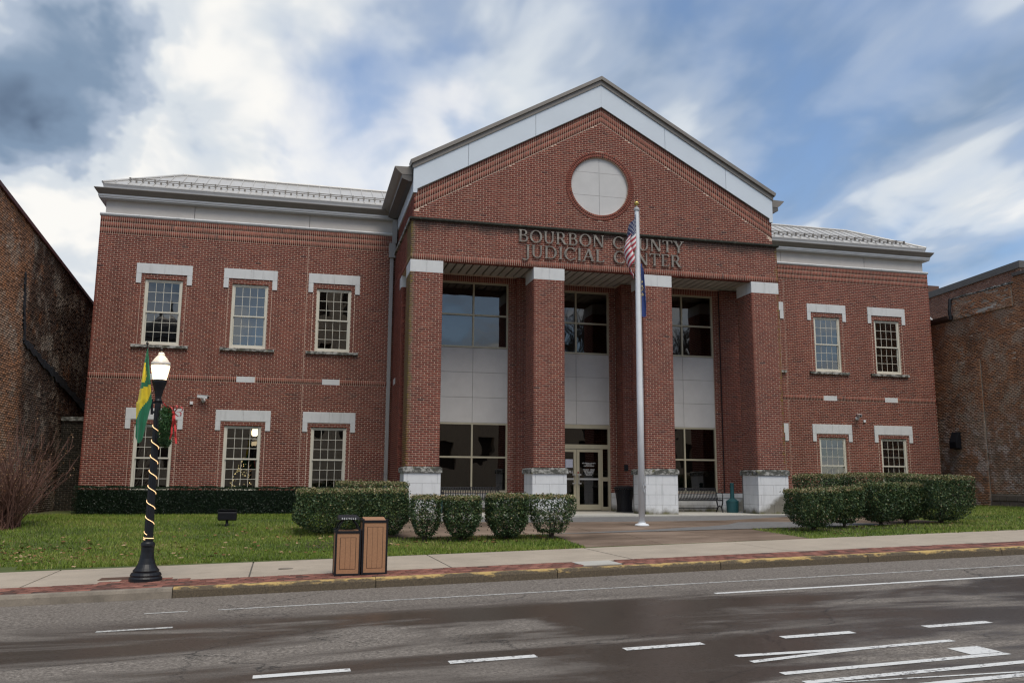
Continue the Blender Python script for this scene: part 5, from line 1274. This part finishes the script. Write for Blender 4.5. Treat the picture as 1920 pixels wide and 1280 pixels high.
bin_thing('trash_bin','shorter tan slatted bin with a black hood standing at the kerb',-8.79,-8.36,.725,True)
bin_thing('trash_bin','taller closed tan slatted bin right of the hooded bin',-8.352,-7.92,.885,False)
# --- flagpole and flags
fx,fy=-.145,-3.24; fz=G(fx,fy)+.012
FP=thing('flagpole','tall white flagpole with a gold ball on a round base plate in the plaza','flagpole',(fx,fy,fz))
part('base',MB().lathe([(.20,0),(.20,.02),(.17,.045),(.11,.06),(.10,.09)],n=28),M_POLE,FP,world=False)
part('shaft',MB().lathe([(.086,.05),(.086,3.6),(.06,8.95),(.055,9.0)],n=20),M_POLE,FP,smooth=True,world=False)
part('truck',MB().lathe([(.05,9.0),(.085,9.01),(.085,9.06),(.05,9.10),(.02,9.12),(.02,9.17)],n=16),M_LMETAL,FP,world=False)
part('ball',MB().sphere((0,0,9.225),.072,12),M_GOLD,FP,smooth=True,world=False)
part('cleat',MB().tube([(.05,-.08,1.02),(.06,-.13,1.08),(.07,-.12,1.2)],.02,6).tube([(.03,-.09,1.0),(.04,-.12,.9)],.015,6).box(.0,.1,-.11,-.075,1.02,1.1),M_LMETAL,FP,world=False)
part('halyard',MB().tube([(.065,-.06,1.1),(.075,-.07,4),(.055,-.05,9.0)],.006,5),M_FWHITE,FP,world=False)
def usflag():
    t=thing('american_flag','limp furled flag with red and white stripes and starred navy canton on the flagpole','flag',(fx-.02,fy-.07,fz+8.86))
    ns,nt_=40,26; L_=1.45; Hh=1.0
    def pos(s,v):   # s along fly 0..1, v down the hoist 0..1
        f=s*L_
        drop=.62*f**1.15+ .02*math.sin(6*s+3*v)
        amp=.085*min(1,s*3)
        x=-.05-.36*(1-math.exp(-2.2*s))*(.55+.45*math.sin(PI*min(1,v*1.0+.12)))+amp*math.sin(s*13+v*2.4)*.75
        y=-.03+amp*1.3*math.cos(s*13+v*2.4)
        return (x,y,-v*Hh-drop)
    vs=[pos(i/ns,j/nt_) for j in range(nt_+1) for i in range(ns+1)]; fs=[];ms=[]
    for j in range(nt_):
        for i in range(ns):
            a=j*(ns+1)+i; fs.append((a,a+1,a+ns+2,a+ns+1)); st=int((j+.5)/nt_*13)
            ms.append(2 if ((i+.5)/ns<.42 and st<7) else (0 if st%2==0 else 1))
    m=MB(); m.v=vs; m.f=fs; m.m=ms; part('cloth',m,[M_FRED,M_FWHITE,M_FBLUE],t,smooth=True,world=False)
    sm=MB()
    for r in range(9):
        for c in range(6 if r%2==0 else 5):
            s=(.035+c*.070+(0 if r%2==0 else .035))*1.; v=(.045+r*.056)
            p=Vector(pos(s,v)); du=(Vector(pos(s+.01,v))-p).normalized(); dv=(Vector(pos(s,v+.01))-p).normalized(); nn=du.cross(dv).normalized()
            for sg in (1,-1):
                q_=p+nn*.006*sg; sm.add([tuple(q_+du*(.024 if k%2==0 else .010)*math.sin(2*PI*k/10)-dv*(.024 if k%2==0 else .010)*math.cos(2*PI*k/10)) for k in range(10)],[tuple(range(10))])
    part('star',sm,M_FWHITE,t,world=False); return t
usflag()
def kyflag():
    t=thing('blue_flag','limp navy blue state flag with a gold ring emblem below the striped flag','flag',(fx+.06,fy-.03,fz+7.42))
    ns,nt_=24,30; 
    def pos(s,v):
        x=.02+.17*s*(.35+.65*min(1,v*1.25))+.03*math.sin(s*9+v*3); y=.03*math.cos(s*9+v*3)-.02*s
        z=-v*1.45-.20*s*s*1.0-(.18*math.sin(PI*s*1.5) if v>.9 else 0)*(v-.9)*10*.5
        return (x,y,z)
    vs=[pos(i/ns,j/nt_) for j in range(nt_+1) for i in range(ns+1)]
    fs=[(j*(ns+1)+i,j*(ns+1)+i+1,(j+1)*(ns+1)+i+1,(j+1)*(ns+1)+i) for j in range(nt_) for i in range(ns)]
    m=MB(); m.v=vs; m.f=fs; part('cloth',m,M_KBLUE,t,smooth=True,world=False)
    em=MB()
    for k in range(22):
        a=2*PI*k/22
        if k%5==4: continue
        s,v=.28+.34*math.sin(a),.50+.135*math.cos(a)
        if s<.02: continue
        p=Vector(pos(s,v))+Vector((0,-.012,0)); em.add([tuple(p+Vector((dx,0,dz))) for dx,dz in ((-.011,-.024),(.011,-.018),(.011,.024),(-.011,.018))],[(0,1,2,3)])
    for k in range(10):
        a=2*PI*k/10; s,v=.25+.13*math.sin(a),.50+.05*math.cos(a); p=Vector(pos(s,v))+Vector((0,-.012,0)); em.add([tuple(p+Vector((dx,0,dz))) for dx,dz in ((-.012,-.012),(.012,-.012),(.012,.012),(-.012,.012))],[(0,1,2,3)])
    part('emblem',em,M_KGOLD,t,world=False)
kyflag()
# --- benches
def bench(label,cx,y,Lb,first=[None]):
    if first[0] is not None:
        c=copy_tree(first[0]); c.location=(cx,y,-1.425); c['label']=label; return c
    t=thing('bench',label,'bench',(cx,y,-1.425),0,'black slatted benches under the portico'); first[0]=t
    n=34; h=Lb/2-.06
    prof=[(-.27,.40),(-.25,.43),(-.20,.44),(0,.425),(.12,.43),(.17,.47),(.21,.60),(.26,.78),(.28,.82)]
    for i in range(n):
        x=-h+2*h*i/(n-1); m=MB()
        for k in range(len(prof)-1):
            (ya,za),(yb,zb_)=prof[k],prof[k+1]; m.hexa([(x-.017,ya,za-.008),(x+.017,ya,za-.008),(x+.017,yb,zb_-.008),(x-.017,yb,zb_-.008),(x-.017,ya,za),(x+.017,ya,za),(x+.017,yb,zb_),(x-.017,yb,zb_)])
        part('slat',m,M_BLACK,t,world=False)
    part('rail',MB().tube([(-h-.03,-.26,.40),(h+.03,-.26,.40)],.016,8).tube([(-h-.03,.275,.80),(h+.03,.275,.80)],.014,8).tube([(-h-.03,.13,.42),(h+.03,.13,.42)],.014,8).tube([(-h-.03,.205,.62),(h+.03,.205,.62)],.012,6),M_BLACK,t,world=False)
    part('stretcher',MB().box(-h,h,.0,.03,.13,.155),M_BLACK,t,world=False)
    for s in (-1,1):
        x=s*(h+.04)
        part('leg',MB().tube([(x,-.25,.42),(x,-.24,.30),(x,-.15,.16),(x,-.25,0)],.024,8).tube([(x,.20,.42),(x,.16,.30),(x,.10,.17),(x,.24,0)],.024,8).tube([(x,-.15,.17),(x,-.02,.21),(x,.11,.17)],.02,8).tube([(x,.13,.42),(x,.28,.83)],.018,8),M_BLACK,t,world=False)
        part('armrest',MB().tube([(x,-.25,.42),(x,-.27,.58),(x,-.22,.645),(x,-.05,.655),(x,.22,.645)],.015,8),M_BLACK,t,world=False)
    return t
bench('black slatted metal bench in the right bay beside the teal ash receptacle',3.79,1.72,1.95)
bench('black slatted metal bench in the left bay half hidden by bushes',-3.98,1.72,1.95)
# --- black slatted trash can
TC=thing('trash_can','round black slatted metal litter can beside the entrance','trash can',(1.34,1.9,-1.425))
def rr(z): return .29-.055*math.sin(PI*min(1,z/.62))+.06*max(0,z-.55)/.3
n=26
for i in range(n):
    a=2*PI*i/n; m=MB(); w=.024
    zs=[.05,.2,.4,.6,.72,.80]; rs=[.26,.255,.27,.30,.335,.345]
    for k in range(5):
        A=[(rs[k]*math.cos(a)-w*math.sin(a)*sg,rs[k]*math.sin(a)+w*math.cos(a)*sg,zs[k]) for sg in (-1,1)]; Bq=[(rs[k+1]*math.cos(a)-w*math.sin(a)*sg,rs[k+1]*math.sin(a)+w*math.cos(a)*sg,zs[k+1]) for sg in (1,-1)]
        A2=[(x*.97,y_*.97,z) for x,y_,z in A]; B2=[(x*.97,y_*.97,z) for x,y_,z in Bq]; m.hexa(A2+B2+A+Bq)
    part('slat',m,M_BLACK,TC,world=False)
part('liner',MB().lathe([(.22,.03),(.235,.4),(.27,.76)],n=24),M_BLACK,TC,world=False)
part('ring',MB().lathe([(.25,0),(.285,.0),(.285,.05),(.25,.05)],n=28).lathe([(.30,.775),(.355,.79),(.36,.82),(.30,.85)],n=28),M_BLACK,TC,world=False)
part('lid',MB().lathe([(.32,.83),(.30,.86),(.16,.875)],n=28),M_BLACK,TC,world=False)
# --- ash receptacles
ash=None
for lab,x in (('teal bottle-shaped ash receptacle in the right bay',5.02),('teal ash receptacle mostly hidden behind the left pillar base',-5.18)):
    if ash is None:
        ash=thing('ash_receptacle',lab,'ash receptacle',(x,1.3,-1.425),0,'teal ash receptacles')
        part('bucket',MB().lathe([(.19,0),(.195,.02),(.21,.33),(.215,.36)],n=28),M_GREENP,ash,world=False)
        part('shoulder',MB().lathe([(.215,.361),(.21,.39),(.13,.44),(.075,.48)],n=28),M_GREENP,ash,world=False)
        part('neck',MB().lathe([(.075,.48),(.068,.70),(.064,.94),(.055,.97)],n=20),M_GREENP,ash,world=False)
        part('cap',MB().lathe([(.072,.93),(.072,.98),(.03,1.0)],n=20),M_GREENP,ash,world=False)
    else: c=copy_tree(ash); c.location=(x,1.3,-1.425); c['label']=lab
# --- flood light on the lawn
FLD=thing('flood_light','black box flood light on a short post in the lawn','flood light',(-11.17,-1.86,G(-11.17,-1.86)))
part('housing',MB().prism([(-.10,.17),(.06,.15),(.12,.22),(.12,.34),(.06,.41),(-.06,.42),(-.12,.36)],-.235,.235,axis='x'),M_BLACK,FLD,world=False,bevel=.015)
part('stake',MB().lathe([(.05,-.02),(.05,.05),(.035,.08),(.035,.18)],n=12),M_BLACK,FLD,world=False)
part('visor',MB().box(-.24,.24,-.13,.05,.425,.437),M_BLACK,FLD,world=False)
# --- security cameras on the wings
def seccam(label,x,z,rz):
    t=thing('security_camera',label,'camera',(x,WY,z),0,'security cameras on the facade')
    part('mount',MB().lathe([(.07,0),(.07,.03),(.03,.05)],n=14),M_CAMW,t,world=False).rotation_euler=(PI/2,0,0)
    part('arm',MB().tube([(0,-.03,0),(0,-.14,-.02),(0,-.16,.06)],.022,8),M_CAMW,t,world=False)
    b=MB().prism([(-.19,-.045),(.17,-.045),(.17,.05),(-.19,.05)],-.05,.05).box(-.20,.22,-.058,.058,.052,.064); me=b
    o=part('body',b,M_CAMW,t,world=False,bevel=.01); o.location=(0,-.18,.10); o.rotation_euler=(0,.12,rz)
    l=part('lens',MB().lathe([(.036,0),(.036,.02)],n=14),M_BLACK,t,world=False); l.location=(.17*math.cos(rz),-.18+.17*math.sin(rz),.10-.02); l.rotation_euler=(PI/2,0,rz+PI/2)
    j=part('junction_box',MB().box(-.05,.05,-.06,0,-.05,.05),M_CAMW,t,world=False,bevel=.008); j.location=((-.37 if x<0 else .33),0,-.10)
seccam('white bullet security camera between the two left lower windows',-12.62,2.20,-.35); seccam('white bullet security camera between the two right lower windows',12.45,2.16,-1.9)
WL=thing('wall_lamp','black box lamp on the right old brick wall','wall lamp',(RX-.06,4.95,1.36))
part('housing',MB().prism([(-.0,.38),(-.12,.36),(-.28,-.05),(-.26,-.30),(.0,-.36)],-.20,.20,axis='y'),M_BLACK,WL,world=False,bevel=.02)
part('bracket',MB().box(-.02,.06,-.06,.06,-.05,.05),M_BLACK,WL,world=False)
# card reader on the entrance pilaster
CR=thing('card_reader','small black card reader on the brick beside the entrance doors','card reader',(1.56,RY-.10,.07))
part('body',MB().box(-.07,.07,-.05,0,-.12,.10),M_BLACK,CR,world=False,bevel=.012); part('button',MB().lathe([(.02,0),(.02,.012)],n=12),M_LMETAL,CR,world=False).rotation_euler=(PI/2,0,0)
# christmas tree behind the middle lower window
XT=thing('christmas_tree','lit christmas tree behind the middle lower window of the left wing','christmas tree',(-11.30,WY+.95,-1.46))
n=5200; h_=RNG.random(n)**1.5; a=RNG.uniform(0,2*PI,n); r=(1-h_)*.62*np.sqrt(RNG.random(n))
link('branches',fast_mesh('branches',leaf_quads(np.stack([r*np.cos(a),r*np.sin(a),.25+h_*1.65],1),.10,.16),np.arange(4*n).reshape(-1,4),M_FIR,RNG.random(n)*.4),XT,False)
part('trunk',MB().lathe([(.05,0),(.04,.5)],n=8),M_STEM,XT,world=False)
mb=MB()
for i in range(110):
    z=random.random()**1.4; aa=random.uniform(PI,2*PI); rr_=(1-z)*.62*random.uniform(.8,1.02); mb.sphere((rr_*math.cos(aa),rr_*math.sin(aa),.25+z*1.62),.011,4)
part('bulb',mb,M_BULB,XT,world=False)
# a metal plate and dead twigs etc.
